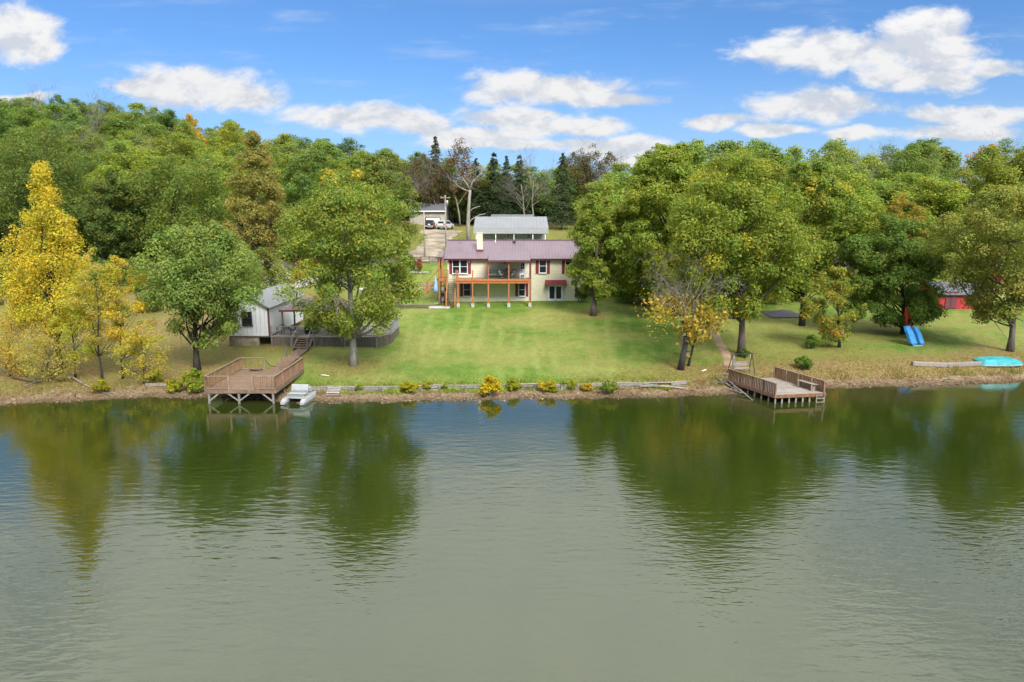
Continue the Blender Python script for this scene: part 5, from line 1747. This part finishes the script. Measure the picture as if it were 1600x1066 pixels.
for a_ in ((243, 597, 26, 18, 0, (1.5, 1.5, .8), 'lime-green bush leftmost on the bank by the large dock'), (272, 614, 34, 24, 1, (1.7, 1.5, .7), 'bright yellow-lime bush at the water by the large dock'),
           (306, 614, 44, 40, 2, (1.25, 1.3, 1.0), 'pale green bush touching the corner of the large dock'), (158, 615, 30, 24, 3, (1.6, 1.4, .8), 'yellow-green bush at the foot of the slender trees'),
           (640, 612, 40, 16, 0, (1.9, 1.5, .7), 'low yellow bush on the timber wall nearest the silver boat'), (668, 609, 24, 13, 1, (1.7, 1.4, .7), 'small yellow bush second along the timber wall'),
           (765, 619, 44, 34, 2, (2.5, 1.7, .6), 'largest bright yellow bush spilling over the timber wall'), (801, 611, 30, 20, 3, (1.6, 1.5, .6), 'lime bush right beside the largest yellow bush'),
           (855, 612, 34, 20, 1, (2.3, 1.6, .7), 'yellow bush on the wall below the cream house'), (893, 609, 22, 17, 0, (1.6, 1.5, .6), 'small round lime bush on the timber wall'),
           (917, 611, 24, 13, 3, (2.4, 1.5, .8), 'small amber bush on the timber wall'), (951, 616, 34, 24, 2, (1.0, 1.15, .9), 'green bush at the right end of the timber wall'),
           (907, 471, 32, 26, 1, (.42, .6, .9), 'dark green shrub against the right of the cream house wall'), (636, 424, 22, 34, 3, (.55, .7, .9), 'dark green small tree in the round flower bed'),
           (655, 425, 14, 24, 1, (1.6, .55, 1.6), 'dark red shrub in the round flower bed'), (645, 425, 16, 26, 0, (.7, .8, .9), 'green shrub between the others in the round flower bed'),
           (1163, 558, 24, 14, 0, (.5, .75, .9), 'dark low plant at the foot of the path tree'), (1257, 577, 34, 22, 2, (.6, 1.0, .9), 'bright green weeds behind the fishing dock'),
           (1268, 545, 30, 22, 3, (.65, .9, .9), 'green clump left of the thin sapling')):
    shrub(*a_)
# undergrowth along the foot of the woods
UND = []
ru = random.Random(9)
for k in range(96):
    zone = 'left' if k < 34 else ('right' if k < 64 else 'middle')
    u = ru.uniform(-20, 610) if zone == 'left' else (ru.uniform(985, 1620) if zone == 'right' else 600 + (k - 64) * 12 + ru.uniform(-6, 6))
    y = {'left': ru.uniform(108.5, 112.5), 'right': ru.uniform(95, 100), 'middle': ru.uniform(158, 168)}[zone]
    sh = ru.uniform(38, 70)
    shrub(u, 0, sh, sh * ru.uniform(.6, .95), k % 4, ru.choice([(.75, .95, 1.5), (.95, 1.1, 1.5), (1.2, 1.2, 1.3)]), 'x', y, 'woodland_bush')
    UND.append((zone, u, COL.objects[-1].parent))
for k in range(22):
    u, y = ru.uniform(-30, 235), ru.uniform(70, 99)
    sh = ru.uniform(30, 62)
    shrub(u, 0, sh, sh * ru.uniform(.5, .9), k % 4, ru.choice([(1.2, 1.15, 1.6), (1.0, 1.15, 1.5), (1.7, 1.35, 1.6)]), 'x', y, 'scrub_bush')
    UND.append(('rough', u, COL.objects[-1].parent))
for k in range(26):
    u, y = ru.uniform(955, 1400), ru.uniform(80, 96)
    sh = ru.uniform(46, 92)
    shrub(u, 0, sh, sh * ru.uniform(.55, .95), k % 4, ru.choice([(1.3, 1.3, 1.4), (1.1, 1.25, 1.4), (1.6, 1.4, 1.4)]), 'x', y, 'scrub_bush')
    UND.append(('bank', u, COL.objects[-1].parent))
DEAD = []
for k in range(14):
    lf = k < 9
    u, y = (ru.uniform(20, 600), ru.uniform(130, 190)) if lf else (ru.uniform(1120, 1580), ru.uniform(115, 150))
    g_ = on(u, y)
    o_ = tree('bare_tree', 'x', g_, None, BARE[k % 3], (1, 1, 1), u, ru.uniform(14.5, 18.5) / 15.5)
    DEAD.append((lf, u, o_))
WEED = []
for k in range(18):
    u = 500 + k * 32 + ru.uniform(-14, 14)
    w_ = ru.uniform(9, 24)
    shrub(u, ru.uniform(604, 613), w_, w_ * ru.uniform(.35, .7), k % 4, ru.choice([(1.3, 1.4, .9), (1.0, 1.2, .9), (1.9, 1.5, .9), (1.5, 1.2, 1.2)]), 'x', None, 'weed_clump')
    WEED.append((u, COL.objects[-1].parent))
ORD = ['leftmost', 'second', 'third', 'fourth', 'fifth', 'sixth', 'seventh', 'eighth', 'ninth', 'tenth', 'eleventh', 'twelfth', 'thirteenth', 'fourteenth', 'fifteenth', 'sixteenth', 'seventeenth', 'eighteenth']


def number_off(items, fmt, group):
    """Give like things labels in order from the left."""
    items.sort(key=lambda p: p[0])
    for i, (u_, o_) in enumerate(items):
        if len(items) == 1: w_ = 'lone'
        elif i == len(items) - 1: w_ = 'rightmost'
        else: w_ = ORD[i] if i == 0 else (ORD[i] + ' from left' if i < len(ORD) else 'inner')
        o_['label'] = fmt % w_.replace(' ', '-')
        o_['group'] = group


def sect(u, cuts, names):
    return names[sum(u > c for c in cuts)]


buck = {}
for (zone, u_, o_) in UND:
    w_ = {'left': lambda u: sect(u, (110, 210, 330, 450), ('the golden conifer', 'the slender trees', 'the willowy tree', 'the russet tree', 'the maple')), 'right': lambda u: sect(u, (1150, 1300, 1460), ('the great oak', 'the mottled tree', 'the shade oak', 'the olive tree')),
          'bank': lambda u: sect(u, (1040, 1150, 1260), ('the front oak', 'the great oak', 'the path tree', 'the mottled tree')),
          'rough': lambda u: sect(u, (40, 110, 170), ('the amber shrub', 'the golden conifer', 'the tan slender tree', 'the yellow slender tree')),
          'middle': lambda u: sect(u, (700, 770, 860), ('the garage', 'the pale bare tree', 'the grey house', 'the lone cedar'))}[zone](u_)
    buck.setdefault((zone, w_), []).append((u_, o_))
for (zone, w_), it in buck.items():
    number_off(it, '%s ' + ('olive scrub bush in the rough behind ' if zone == 'rough' else 'leafy yellow-green bush low behind ' if zone == 'bank' else 'dark woodland bush far behind ') + w_, 'bushes in the left rough' if zone == 'rough' else 'bushes behind the right lawn' if zone == 'bank' else 'undergrowth at the foot of the %s wood' % zone)
buck = {}
for (zone, kind, u_, y_, o_) in WOODS:
    if zone == 'left':
        row = sect(y_, (125, 150, 178), ('left hill foot', 'left lower slope', 'left upper slope', 'left ridge'))
        w_ = sect(u_, (110, 210, 330, 450), ('the golden conifer', 'the slender trees', 'the willowy tree', 'the russet tree', 'the maple'))
        key = ('left', kind, '%s ' + kind + ' tree on the ' + row + ' above ' + w_)
    elif zone == 'right':
        row = sect(y_, (118, 145), ('near edge', 'middle', 'far side'))
        w_ = sect(u_, (1150, 1300, 1460), ('the great oak', 'the mottled tree', 'the shade oak', 'the olive tree'))
        key = ('right', kind, '%s ' + kind + ' tree on the right wood ' + row + ' behind ' + w_)
    else:
        w_ = sect(u_, (700, 770, 860), ('the garage', 'the pale bare tree', 'the grey house', 'the lone cedar'))
        key = ('middle', kind, '%s ' + kind + ' tree far behind ' + w_)
    buck.setdefault(key, []).append((u_, o_))
for (zone, kind, fmt), it in buck.items():
    number_off(it, fmt, '%s trees of the %s wood' % (kind, zone))
for lf_ in (True, False):
    number_off([(u_, o_) for (l_, u_, o_) in DEAD if l_ == lf_], '%s bare grey tree standing amid the green ' + ('left hill wood' if lf_ else 'wood on the right'), 'bare trees in the woods')
number_off(WEED, '%s small weed clump on the shore below the sea wall', 'weeds along the sea wall')

# ------------------------------------------------------------------ timber sea wall along the shore
def wall_y(x): return float(shore(x)) + 2.12


sw = thing('timber_sea_wall', 'low weathered timber sea wall between lawn and shore', 'wall', (0, wall_y(0), 0))
rs = random.Random(3)
x = -15.0
y0w = wall_y(0)
while x < 12.9:
    L_ = rs.uniform(1.5, 2.3)
    xb = min(x + L_, 13.1)
    for (zz, hh) in ((.16, .22), (.41, .2)):
        if x > 8 and zz > .3 and rs.random() < .5: continue
        a_ = Vector((x + .01, wall_y(x) - y0w + rs.uniform(-.03, .03), zz + rs.uniform(-.02, .02)))
        b_ = Vector((xb - .01, wall_y(xb) - y0w + rs.uniform(-.03, .03), zz + rs.uniform(-.03, .03)))
        beam('plank', a_, b_, .07, hh, GREYWOOD, sw)
    a_ = Vector((x, wall_y(x) - y0w + .03, .545)); b_ = Vector((xb, wall_y(xb) - y0w + .03, .545 + rs.uniform(-.02, .02)))
    beam('cap_board', a_, b_, .16, .05, GREYWOOD, sw)
    box('post', (x, wall_y(x) - y0w - .09, .24), (.12, .1, .62), PILE, sw, rot=(0, rs.uniform(-.05, .05), 0))
    x = xb
lw_ = thing('low_timber_edge', 'short half-buried timber edge left of the large dock', 'edging', G(260, 603))
b0 = G(260, 603)
for (ua, ub) in ((228, 268), (268, 312)):
    p_, q_ = G(ua, 603), G(ub, 603.5)
    p_.z += .08; q_.z += .08
    beam('sleeper', p_ - b0, q_ - b0, .16, .2, GREYWOOD, lw_)
# loose logs and drift by the right dock
for i, (ua, va, ub, vb, za, zb2, r_, mt, lab) in enumerate((
        (1118, 592, 1152, 612, .12, .1, .07, GREYWOOD, 'long grey drift log slanting to the water by the fishing dock'), (1134, 599, 1176, 626, .35, .02, .06, PILE, 'pale broken board leaning into the water by the fishing dock'),
        (1122, 603, 1150, 598, .2, .4, .05, DARKWOOD, 'dark drift branch crossing the log pile'), (1140, 611, 1165, 617, .08, .12, .05, GREYWOOD, 'short drift log lowest in the pile'),
        (1128, 586, 1146, 590, .1, .2, .05, PILE, 'pale short log at the top of the drift pile'), (1000, 607, 1070, 609, .12, .1, .09, GREYWOOD, 'long weathered log lying below the right end of the sea wall'),
        (985, 605, 1030, 607, .3, .22, .06, PILE, 'thin pale pole resting against the sea wall'), (40, 608, 98, 586, .2, .5, .06, DARKWOOD, 'dark fallen branch on the left bank'), (98, 588, 150, 612, .4, .1, .05, GREYWOOD, 'grey fallen branch running to the water on the left'),
        (20, 592, 62, 600, .1, .12, .07, DARKWOOD, 'dark short log on the leaf litter at far left'), (150, 612, 176, 622, .2, .02, .035, TWIG, 'thin twiggy branch dipping into the water on the left'))):
    def sp_(u, v):
        d = ray(u, v)
        yw = y_at_water(v)
        if yw < float(shore(P(u, v, yw).x)): return Vector((P(u, v, yw).x, yw, 0.0))
        return G(u, v)
    a_, b_ = sp_(ua, va), sp_(ub, vb)
    a_.z = max(a_.z, -.1) + za; b_.z = max(b_.z, -.1) + zb2
    rr = random.Random(i)
    pts = [a_.lerp(b_, f) + Vector((0, rr.uniform(-.1, .1), rr.uniform(-.06, .08) * (0 < f < 1))) for f in (0, .33, .66, 1)]
    lst = [(pts, [r_, r_ * .95, r_ * .85, r_ * .6], 7)]
    for k in range(3 if i in (7, 8, 10, 2) else 1):
        p_ = pts[1 + k % 2]
        lst.append(([p_, p_ + Vector((rr.uniform(-.5, .5), rr.uniform(-.4, .4), rr.uniform(.15, .6)))], [r_ * .5, r_ * .15], 4))
    lst = [([Vector(p) - a_ for p in l[0]], l[1], l[2]) for l in lst]
    o = link('drift_log', tubes_mesh('drift_log', lst, mt), None, a_)
    tag(o, lab, 'log')

# ------------------------------------------------------------------ boats
# pedal boat pulled up beside the large dock
pbp = Vector((P(467, 621, 46.0).x, 46.1, .02))
pb = thing('pedal_boat', 'dull white twin-pontoon pedal boat pulled up beside the large dock', 'boat', pbp, -.10)
for sx in (-.68, .68):
    prof = [(-1.25, .16, .02, .20), (-.9, .20, -.05, .34), (.2, .21, -.05, .36), (.9, .18, .02, .36), (1.35, .03, .2, .36)]
    V_ = []
    for (yy, w, zl_, zh) in prof:
        V_ += [(sx - w * .7, yy, zl_), (sx + w * .7, yy, zl_), (sx + w, yy, (zl_ + zh) / 2), (sx + w * .8, yy, zh), (sx - w * .8, yy, zh), (sx - w, yy, (zl_ + zh) / 2)]
    F_ = []
    for i in range(len(prof) - 1):
        for k in range(6):
            F_.append((i * 6 + k, i * 6 + (k + 1) % 6, (i + 1) * 6 + (k + 1) % 6, (i + 1) * 6 + k))
    F_ += [(5, 4, 3, 2, 1, 0), tuple(range(24, 30))]
    mesh('pontoon', V_, F_, SILVER, pb)
box('deck', (0, .1, .38), (1.25, 1.7, .08), SILVER, pb)
box('seat', (0, -.1, .56), (1.2, .5, .10), SILVER, pb, bev=.03)
box('seat_back', (0, .22, .86), (1.2, .10, .5), SILVER, pb, rot=(-.3, 0, 0), bev=.03)
box('front_panel', (0, -.55, .5), (1.15, .08, .38), SILVER, pb, rot=(.35, 0, 0), bev=.02)
box('console', (0, .72, .68), (1.2, .30, .34), SILVER, pb, rot=(.1, 0, 0), bev=.05)
box('trim_band', (0, -.62, .34), (1.1, .06, .10), GREYPL, pb)
box('trim_band', (0, .02, .70), (1.1, .05, .12), GREYPL, pb)
# weathered pallet steps on the beach
p_ = Vector((P(521, 609, 47.3).x, 47.4, 0))
p_.z = h1(p_.x, p_.y)
t = thing('pallet_step', 'small weathered pallet step leaning on the sea wall by the pedal boat', 'step', p_, .03)
for k in range(5): box('slat', (0, -.3 + k * .15, .16 + k * .075), (.95, .13, .03), GREYWOOD, t, rot=(.45, 0, 0))
for sx in (-.4, .4): beam('runner', (sx, -.4, .05), (sx, .4, .44), .05, .09, GREYWOOD, t)
box('skid', (.02, -.5, .05), (.95, .1, .07), PILE, t)
# blue twin-hulled boat leaning against the oak
p_ = G(1432, 541)
bb = thing('blue_boat', 'bright blue twin-hulled pedal boat tipped up against the oak', 'boat', p_, .12)
bb.scale = (.84, .84, .84)
for sx, w, Lh in ((-.46, .46, 2.15), (.48, .34, 2.05)):
    V_ = []
    for (f, ww, dp) in ((0, .55, .10), (.12, 1.0, .22), (.75, 1.0, .26), (1.0, .85, .16)):
        yy = f * Lh * .42; zz = .08 + f * Lh * .9
        o_ = -.55 * (1 - f) * .3 * (-1 if sx < 0 else -1)
        for (a_, b_) in ((-w, 0), (-w * .7, -dp), (w * .7, -dp), (w, 0), (w * .8, .16), (-w * .8, .16)):
            V_.append((sx + a_ * ww + o_ * .9 - .2 * f, yy + b_, zz))
    F_ = []
    for i in range(3):
        for k in range(6): F_.append((i * 6 + k, i * 6 + (k + 1) % 6, (i + 1) * 6 + (k + 1) % 6, (i + 1) * 6 + k))
    F_ += [(5, 4, 3, 2, 1, 0), tuple(range(18, 24))]
    mesh('hull', V_, F_, BLUEP, bb)
box('cross_deck', (.1, .38, .75), (1.2, .08, 1.0), M('navy_plastic', (.01, .07, .22), .45, .1), bb, rot=(-.42, 0, 0))
box('bow_rim', (.1, -.05, .06), (1.1, .10, .12), SILVER, bb)
p2 = G(1424, 530)
rk = thing('red_kayak', 'red kayak standing on end against the oak behind the blue boat', 'kayak', p2, -.1)
prof = [(0, .05), (.35, .17), (1.0, .27), (1.7, .30), (2.4, .25), (3.0, .12), (3.3, .03)]
V_ = []
for (s_, w) in prof:
    for k in range(10):
        a_ = 2 * math.pi * k / 10
        V_.append((-.12 * s_ + w * math.cos(a_), .28 * s_ + w * .6 * math.sin(a_), .02 + s_ * .93))
F_ = [(i * 10 + k, i * 10 + (k + 1) % 10, (i + 1) * 10 + (k + 1) % 10, (i + 1) * 10 + k) for i in range(len(prof) - 1) for k in range(10)]
F_ += [tuple(range(9, -1, -1)), tuple(range(60, 70))]
mesh('hull', V_, F_, REDP, rk, True)
bars('cockpit_rim', [((-.19, .30, 1.55), (.34, .1, .55))], BLACK, rk)
# turquoise boat upside down at the right edge
p_ = G(1565, 572)
tb_ = thing('turquoise_boat', 'upturned turquoise flat-bottomed boat on the right bank', 'boat', p_ + Vector((0, .5, 0)), .03)
V_ = []
secs = [(-1.75, .50, .36), (-1.5, .66, .50), (-.6, .76, .56), (.6, .76, .56), (1.3, .62, .50), (1.75, .40, .34)]
for (xx, w, hh) in secs: V_ += [(xx * 1.03, -w, .10), (xx, -w * .82, hh), (xx, w * .82, hh), (xx * 1.03, w, .10)]
F_ = []
for i in range(5):
    for k in range(3): F_.append((i * 4 + k, (i + 1) * 4 + k, (i + 1) * 4 + k + 1, i * 4 + k + 1))
F_ += [(0, 1, 2, 3), (23, 22, 21, 20)]
mesh('hull', V_, F_, TURQ, tb_)
V2 = []
for (xx, w, hh) in secs: V2 += [(xx * 1.04, -w - .05, .02), (xx * 1.04, -w - .05, .12), (xx * 1.04, w + .05, .12), (xx * 1.04, w + .05, .02)]
F2 = [(i * 4 + k, (i + 1) * 4 + k, (i + 1) * 4 + (k + 1) % 4, i * 4 + (k + 1) % 4) for i in range(5) for k in range(4)] + [(0, 1, 2, 3), (23, 22, 21, 20)]
mesh('gunwale', V2, F2, SILVER, tb_)
for yy in (-.25, .25): box('bottom_strake', (0, yy, .575), (1.9, .06, .04), TURQ, tb_)
a_, b_ = G(1425, 571.5), G(1532, 571.5)
o = thing('long_timber', 'long weathered timber lying beside the turquoise boat', 'timber', a_)
n_ = 2
for k in range(n_):
    p_, q_ = a_.lerp(b_, k / n_), a_.lerp(b_, (k + .99) / n_)
    p_.z = h1(p_.x, p_.y) + .16; q_.z = h1(q_.x, q_.y) + .16
    beam('beam', p_ - a_, q_ - a_, .3, .34, GREYWOOD, o)

# ------------------------------------------------------------------ swing, red barns, sheds on the right
p_ = G(1158, 585)
swg = thing('swing_bench', 'dark A-frame swing bench at the landward end of the fishing dock', 'swing', p_, .15)
for sx in (-.85, .85):
    for sy in (-.5, .5): beam('leg', (sx * 1.05, sy, 0), (sx * .95, 0, 1.6), .05, .05, DARKMET, swg)
beam('top_bar', (-.95, 0, 1.6), (.95, 0, 1.6), .06, .06, DARKMET, swg)
for k in range(4): box('seat_slat', (0, -.2 + k * .12, .48), (1.3, .10, .03), GREYWOOD, swg)
for k in range(3): box('back_slat', (0, .26, .62 + k * .14), (1.3, .03, .11), GREYWOOD, swg)
for sx in (-.62, .62): tube('chain', [(sx, 0, .48), (sx * 1.1, 0, 1.58)], [.012, .012], METAL, swg, 4)


def barn(name, label, u0, u1, y, vb, vt, depth, wallm, roofm, rise, ridge='x', door=None):
    gx, gy_ = P((u0 + u1) / 2, vb, y).x, y
    gz_ = h1(gx, gy_)
    t = thing(name, label, 'shed' if 'shed' in name else 'barn', (gx, gy_, gz_))
    w = (u1 - u0) * pxm(y)
    h_ = top_z(vt, y) - gz_
    gable_body('wall', -w / 2, w / 2, 0, depth, -.4, h_, h_ + rise - .08, wallm, t, ridge)
    if ridge == 'x':
        c_ = [(-w / 2 - .3, -.4, h_ - .08), (w / 2 + .3, -.4, h_ - .08), (w / 2 + .3, depth / 2, h_ + rise), (-w / 2 - .3, depth / 2, h_ + rise)]
        r_ = slope('roof', *c_, .08, roofm, t)
        ribs('roof_seam', *c_, .6, roofm, r_)
        slope('roof', (w / 2 + .3, depth + .4, h_ - .08), (-w / 2 - .3, depth + .4, h_ - .08), (-w / 2 - .3, depth / 2, h_ + rise), (w / 2 + .3, depth / 2, h_ + rise), .08, roofm, t)
    else:
        slope('roof', (w / 2 + .3, -.3, h_ - .1), (w / 2 + .3, depth + .3, h_ - .1), (0, depth + .3, h_ + rise), (0, -.3, h_ + rise), .08, roofm, t)
        slope('roof', (-w / 2 - .3, depth + .3, h_ - .1), (-w / 2 - .3, -.3, h_ - .1), (0, -.3, h_ + rise), (0, depth + .3, h_ + rise), .08, roofm, t)
    if door:
        bars('door', [((door, -.04, 1.0), (1.3, .08, 2.0)), ((door, -.09, 1.0), (.12, .05, 1.95)), ((door, -.092, 1.9), (1.28, .05, .12)), ((door, -.092, .15), (1.28, .05, .12))], TRIM, t)
    window(t, w * .12, w * .12 + .9, h_ * .45, h_ * .85, 0)
    return t


barn('red_barn', 'red barn with grey roof behind the olive tree', 1464, 1546, 77, 494, 459, 5, BARNRED, DARKROOF, 1.2, 'x', -1.6)
barn('red_shed', 'small red shed far behind the olive tree at the right edge', 1562, 1612, 93, 455, 425, 4, BARNRED, DARKROOF, 1.2)
barn('white_shed', 'white shed glimpsed through the great oak beside the cream house', 948, 1010, 99, 410, 377, 5, WHITE, GREYROOF, 1.1)
barn('grey_roofed_shed', 'shed with pale grey roof behind the leaning half-bare tree', 1085, 1180, 84, 475, 455, 6, TAN, GREYROOF, 1.3)
# dark tarp on the lawn
p_ = G(1222, 492)
V_, F_ = [], []
rr = random.Random(4)
for i in range(9):
    for j in range(7):
        xx, yy = (i / 8 - .5) * 3.6, (j / 6 - .5) * 3.4
        edge = max(abs(i / 4 - 1), abs(j / 3 - 1))
        V_.append((xx, yy, .08 + (1 - edge) * .45 + rr.uniform(-.05, .05) * (edge < 1) + (h1(p_.x + xx, p_.y + yy) - p_.z)))
for i in range(8):
    for j in range(6): F_.append((i * 7 + j, (i + 1) * 7 + j, (i + 1) * 7 + j + 1, i * 7 + j + 1))
o = mesh('tarp', V_, F_, M('dark_grey_tarp', (.085, .085, .10), .6, .15, 2), None, True, p_)
tag(o, 'dark grey tarp spread over a low heap on the right lawn', 'tarp')
# small stump and box by the leaning tree
p_ = G(1073, 559)
o = thing('bird_box', 'small tan box with dark roof fixed low behind the leaning tree', 'box', p_ + Vector((0, .2, 0)))
box('body', (0, 0, .28), (.42, .3, .42), M('tan_box', (.42, .33, .2), .7, .1), o, bev=.02)
box('roof', (0, 0, .52), (.55, .42, .06), DARKWOOD, o)
box('leg', (0, 0, .04), (.1, .1, .12), DARKWOOD, o)
for (u, v, ln, rz_, lab) in ((1100, 580, .75, .9, 'short white board lying on the bank near the fishing dock'), (508, 588, .7, -.5, 'short pale board on the lawn above the pedal boat')):
    p_ = G(u, v)
    o = box('loose_board', p_ + Vector((0, 0, .06)), (ln, .16, .05), M('bleached_board', (.62, .58, .50), .8, .1), None, rot=(0, 0, rz_))
    tag(o, lab, 'board')

# ------------------------------------------------------------------ poles, wires, lane fence
tops = []
for (u, y, vt, lab, arm) in ((664.5, 111, 331, 'short pale pole beside the gravel drive', False), (697.5, 118, 305, 'tall utility pole just left of the cream house ridge', True), (684, 156, 300, 'far utility pole behind the garage', True)):
    g_ = on(u, y)
    ht = top_z(vt, y) - g_.z
    t = thing('utility_pole', lab, 'pole', g_)
    tube('pole', [(0, 0, -.4), (0, 0, ht * .5), (0, 0, ht)], [.15, .13, .10], POLEW, t, 8)
    if arm:
        box('crossarm', (0, -.12, ht - .45), (1.6, .1, .12), POLEW, t)
        for sx in (-.7, 0, .7): tube('insulator', [(sx, -.12, ht - .39), (sx, -.12, ht - .22)], [.04, .03], GREYPL, t, 6)
        tube('transformer', [(.32, -.1, ht - 1.75), (.32, -.1, ht - .85)], [.2, .2], METAL, t, 10)
    tops.append(Vector((g_.x, g_.y, g_.z + ht - .25)))
p_ = on(1500, 120)
ends = [(tops[1], tops[2], 'overhead wire from the tall pole back to the far pole', 1.2), (tops[1], Vector((0, 82, HG + zE + 1.5)) + Vector((-6, 0, 0)), 'service wire from the tall pole to the cream house', .5)]
for (a_, b_, lab, sag) in ends:
    pts = [a_.lerp(b_, f) - Vector((0, 0, sag * math.sin(math.pi * f))) for f in np.linspace(0, 1, 10)]
    o = link('overhead_wire', tubes_mesh('overhead_wire', [([p - a_ for p in pts], [.012] * 10, 4)], DARKMET), None, a_)
    tag(o, lab, 'wire')
fe = thing('rail_fence', 'dark three-rail timber fence along the lane left of the house', 'fence', on(600, 105.8))
fo = on(600, 105.8)
prev = None
for k in range(15):
    u = 520 + k * 12.6
    p_ = on(u, 105.2 + k * .06)
    box('post', p_ - fo + Vector((0, 0, .55)), (.11, .11, 1.2), DARKWOOD, fe)
    if prev is not None:
        for zz in (.35, .68, 1.0): beam('rail', prev - fo + Vector((0, -.07, zz)), p_ - fo + Vector((0, -.07, zz)), .04, .12, DARKWOOD, fe)
    prev = p_

# ------------------------------------------------------------------ ground litter: stones on the shore, fallen leaves, rough grass
rng = np.random.default_rng(42)


def scatter_rocks(name, n, label):
    x = rng.uniform(-48, 46, n)
    d = np.abs(rng.normal(size=n)) * 1.1 - .35
    keep = (d < 2.0)
    x, d = x[keep], d[keep]
    y = shore(x) + d
    z = H(x, y)
    s = rng.uniform(.02, .055, len(x)) * (1 + 1.4 * (rng.random(len(x)) < .06))
    base = np.array([[1, 0, 0], [0, 1, 0], [-1, 0, 0], [0, -1, 0], [0, 0, .7], [0, 0, -.5]], float)
    tri = np.array([[0, 1, 4], [1, 2, 4], [2, 3, 4], [3, 0, 4], [1, 0, 5], [2, 1, 5], [3, 2, 5], [0, 3, 5]])
    k = len(x)
    a_ = rng.uniform(0, 6.28, k)
    V = base[None] * s[:, None, None] * rng.uniform(.6, 1.4, (k, 6, 1)) * np.array([1.3, 1, .8])
    ca, sa = np.cos(a_)[:, None], np.sin(a_)[:, None]
    X = V[..., 0] * ca - V[..., 1] * sa; Y = V[..., 0] * sa + V[..., 1] * ca
    V = np.stack([X, Y, V[..., 2]], -1) + np.stack([x, y, z + s * .25], 1)[:, None]
    F = (tri[None] + 6 * np.arange(k)[:, None, None]).reshape(-1, 3)
    tone = rng.uniform(.5, 1.25, (k, 1)) * np.array([.21, .155, .095])[None]
    tone[rng.random(k) < .2] *= np.array([.8, .55, .45])
    o = link(name, np_mesh(name, V.reshape(-1, 3), F, np.repeat(tone, 6, 0), LEAFLIT))
    tag(o, label, None, None, 'stuff')


def attr_mat(name, rough=.9):
    m = bpy.data.materials.new(name); m.use_nodes = True
    t = NT(m.node_tree)
    at = t.n.new('ShaderNodeAttribute'); at.attribute_name = 'leaf'
    b = t.n['Principled BSDF']
    t.put(b.inputs['Base Color'], at.outputs['Color'])
    b.inputs['Roughness'].default_value = rough
    b.inputs['Specular IOR Level'].default_value = .2
    return m


LEAFLIT = attr_mat('shore_stones')
scatter_rocks('shore_stones', 14000, 'small brown and tan stones along the waterline')


def litter(name, n, spots, size, cols, label, lift=.03):
    X, Y = [], []
    tot = sum(s[3] for s in spots)
    for (cx, cy_, r_, w) in spots:
        k = int(n * w / tot)
        a_ = rng.uniform(0, 6.28, k); rr = r_ * np.sqrt(rng.random(k)) * rng.uniform(.5, 1.2, k)
        X.append(cx + rr * np.cos(a_) * 1.3); Y.append(cy_ + rr * np.sin(a_))
    x, y = np.concatenate(X), np.concatenate(Y)
    ok = y - shore(x) > .3
    x, y = x[ok], y[ok]
    k = len(x)
    C = np.stack([x, y, H(x, y) + lift * rng.uniform(.6, 1.4, k)], 1)
    cols = np.array(cols)
    col = cols[rng.integers(0, len(cols), k)] * rng.uniform(.7, 1.25, (k, 1))
    me = leaf_mesh(name, C, rand_unit(rng, k) * .5 + np.array([0, 0, 1.0]), size * rng.uniform(.6, 1.3, k), col, rng)
    tag(link(name, me), label, None, None, 'stuff')


spots = []
for (u, v, r_, w) in ((553, 572, 4, 1.2), (1068, 580, 4.5, 1.6), (1158, 556, 4, 1.2), (308, 582, 5, 1.2), (927, 494, 3.5, .7), (1311, 546, 3.5, 1), (1411, 524, 4.5, .8), (1578, 552, 5, 1), (110, 600, 7, 2.4), (30, 602, 6, 1.6), (1000, 600, 5, .9), (1230, 585, 6, 1.2), (450, 560, 5, .9), (1350, 590, 6, 1.0), (1200, 530, 6, .8)):
    p_ = G(u, v)
    spots.append((p_.x, p_.y, r_, w))
for k_ in range(40):
    x_ = float(rng.uniform(-14, 20))
    spots.append((x_, float(shore(x_)) + float(rng.uniform(4, 26)), 2.2, .06))
litter('fallen_leaves', 12000, spots, .05, [(.34, .19, .05), (.26, .13, .04), (.40, .27, .08), (.20, .10, .035)], 'fallen brown and orange leaves under the garden trees')
gs = []
for k in range(60):
    x_ = rng.uniform(-42, 44)
    gs.append((x_, float(shore(x_)) + rng.uniform(2.4, 4.5), 1.3, 1))
X = rng.uniform(-46, 46, 16000); Yv = shore(X) + 1.5 + np.abs(rng.normal(size=16000)) * 1.4
Z = H(X, Yv)
k = len(X)
hgt = rng.uniform(.06, .16, k) * (1 + 1.2 * (np.sin(X * 1.9) * np.sin(X * .63 + 1) > .15) * (Yv - shore(X) < 3.2))
a_ = rng.uniform(0, 6.28, k)
T = np.stack([np.cos(a_), np.sin(a_), np.zeros(k)], 1) * .035
L_ = rng.normal(size=(k, 3)) * .03
Pb = np.stack([X, Yv, Z - .01], 1)
Vg = np.stack([Pb - T, Pb + T, Pb + L_ + np.stack([np.zeros(k), np.zeros(k), hgt], 1)], 1).reshape(-1, 3)
dryk = np.clip(np.maximum((-X - 8) / 14, (X - 9) / 10), 0, .8)
cg_ = np.array([.20, .25, .04])[None] * (1 - dryk[:, None]) + np.array([.30, .25, .09])[None] * dryk[:, None]
cg_ *= rng.uniform(.7, 1.3, (k, 1))
tag(link('grass_tufts', np_mesh('grass_tufts', Vg, np.arange(3 * k, dtype=np.int32).reshape(k, 3), np.repeat(cg_, 3, 0), LEAF)), 'short grass tufts of the lawn', None, None, 'stuff')
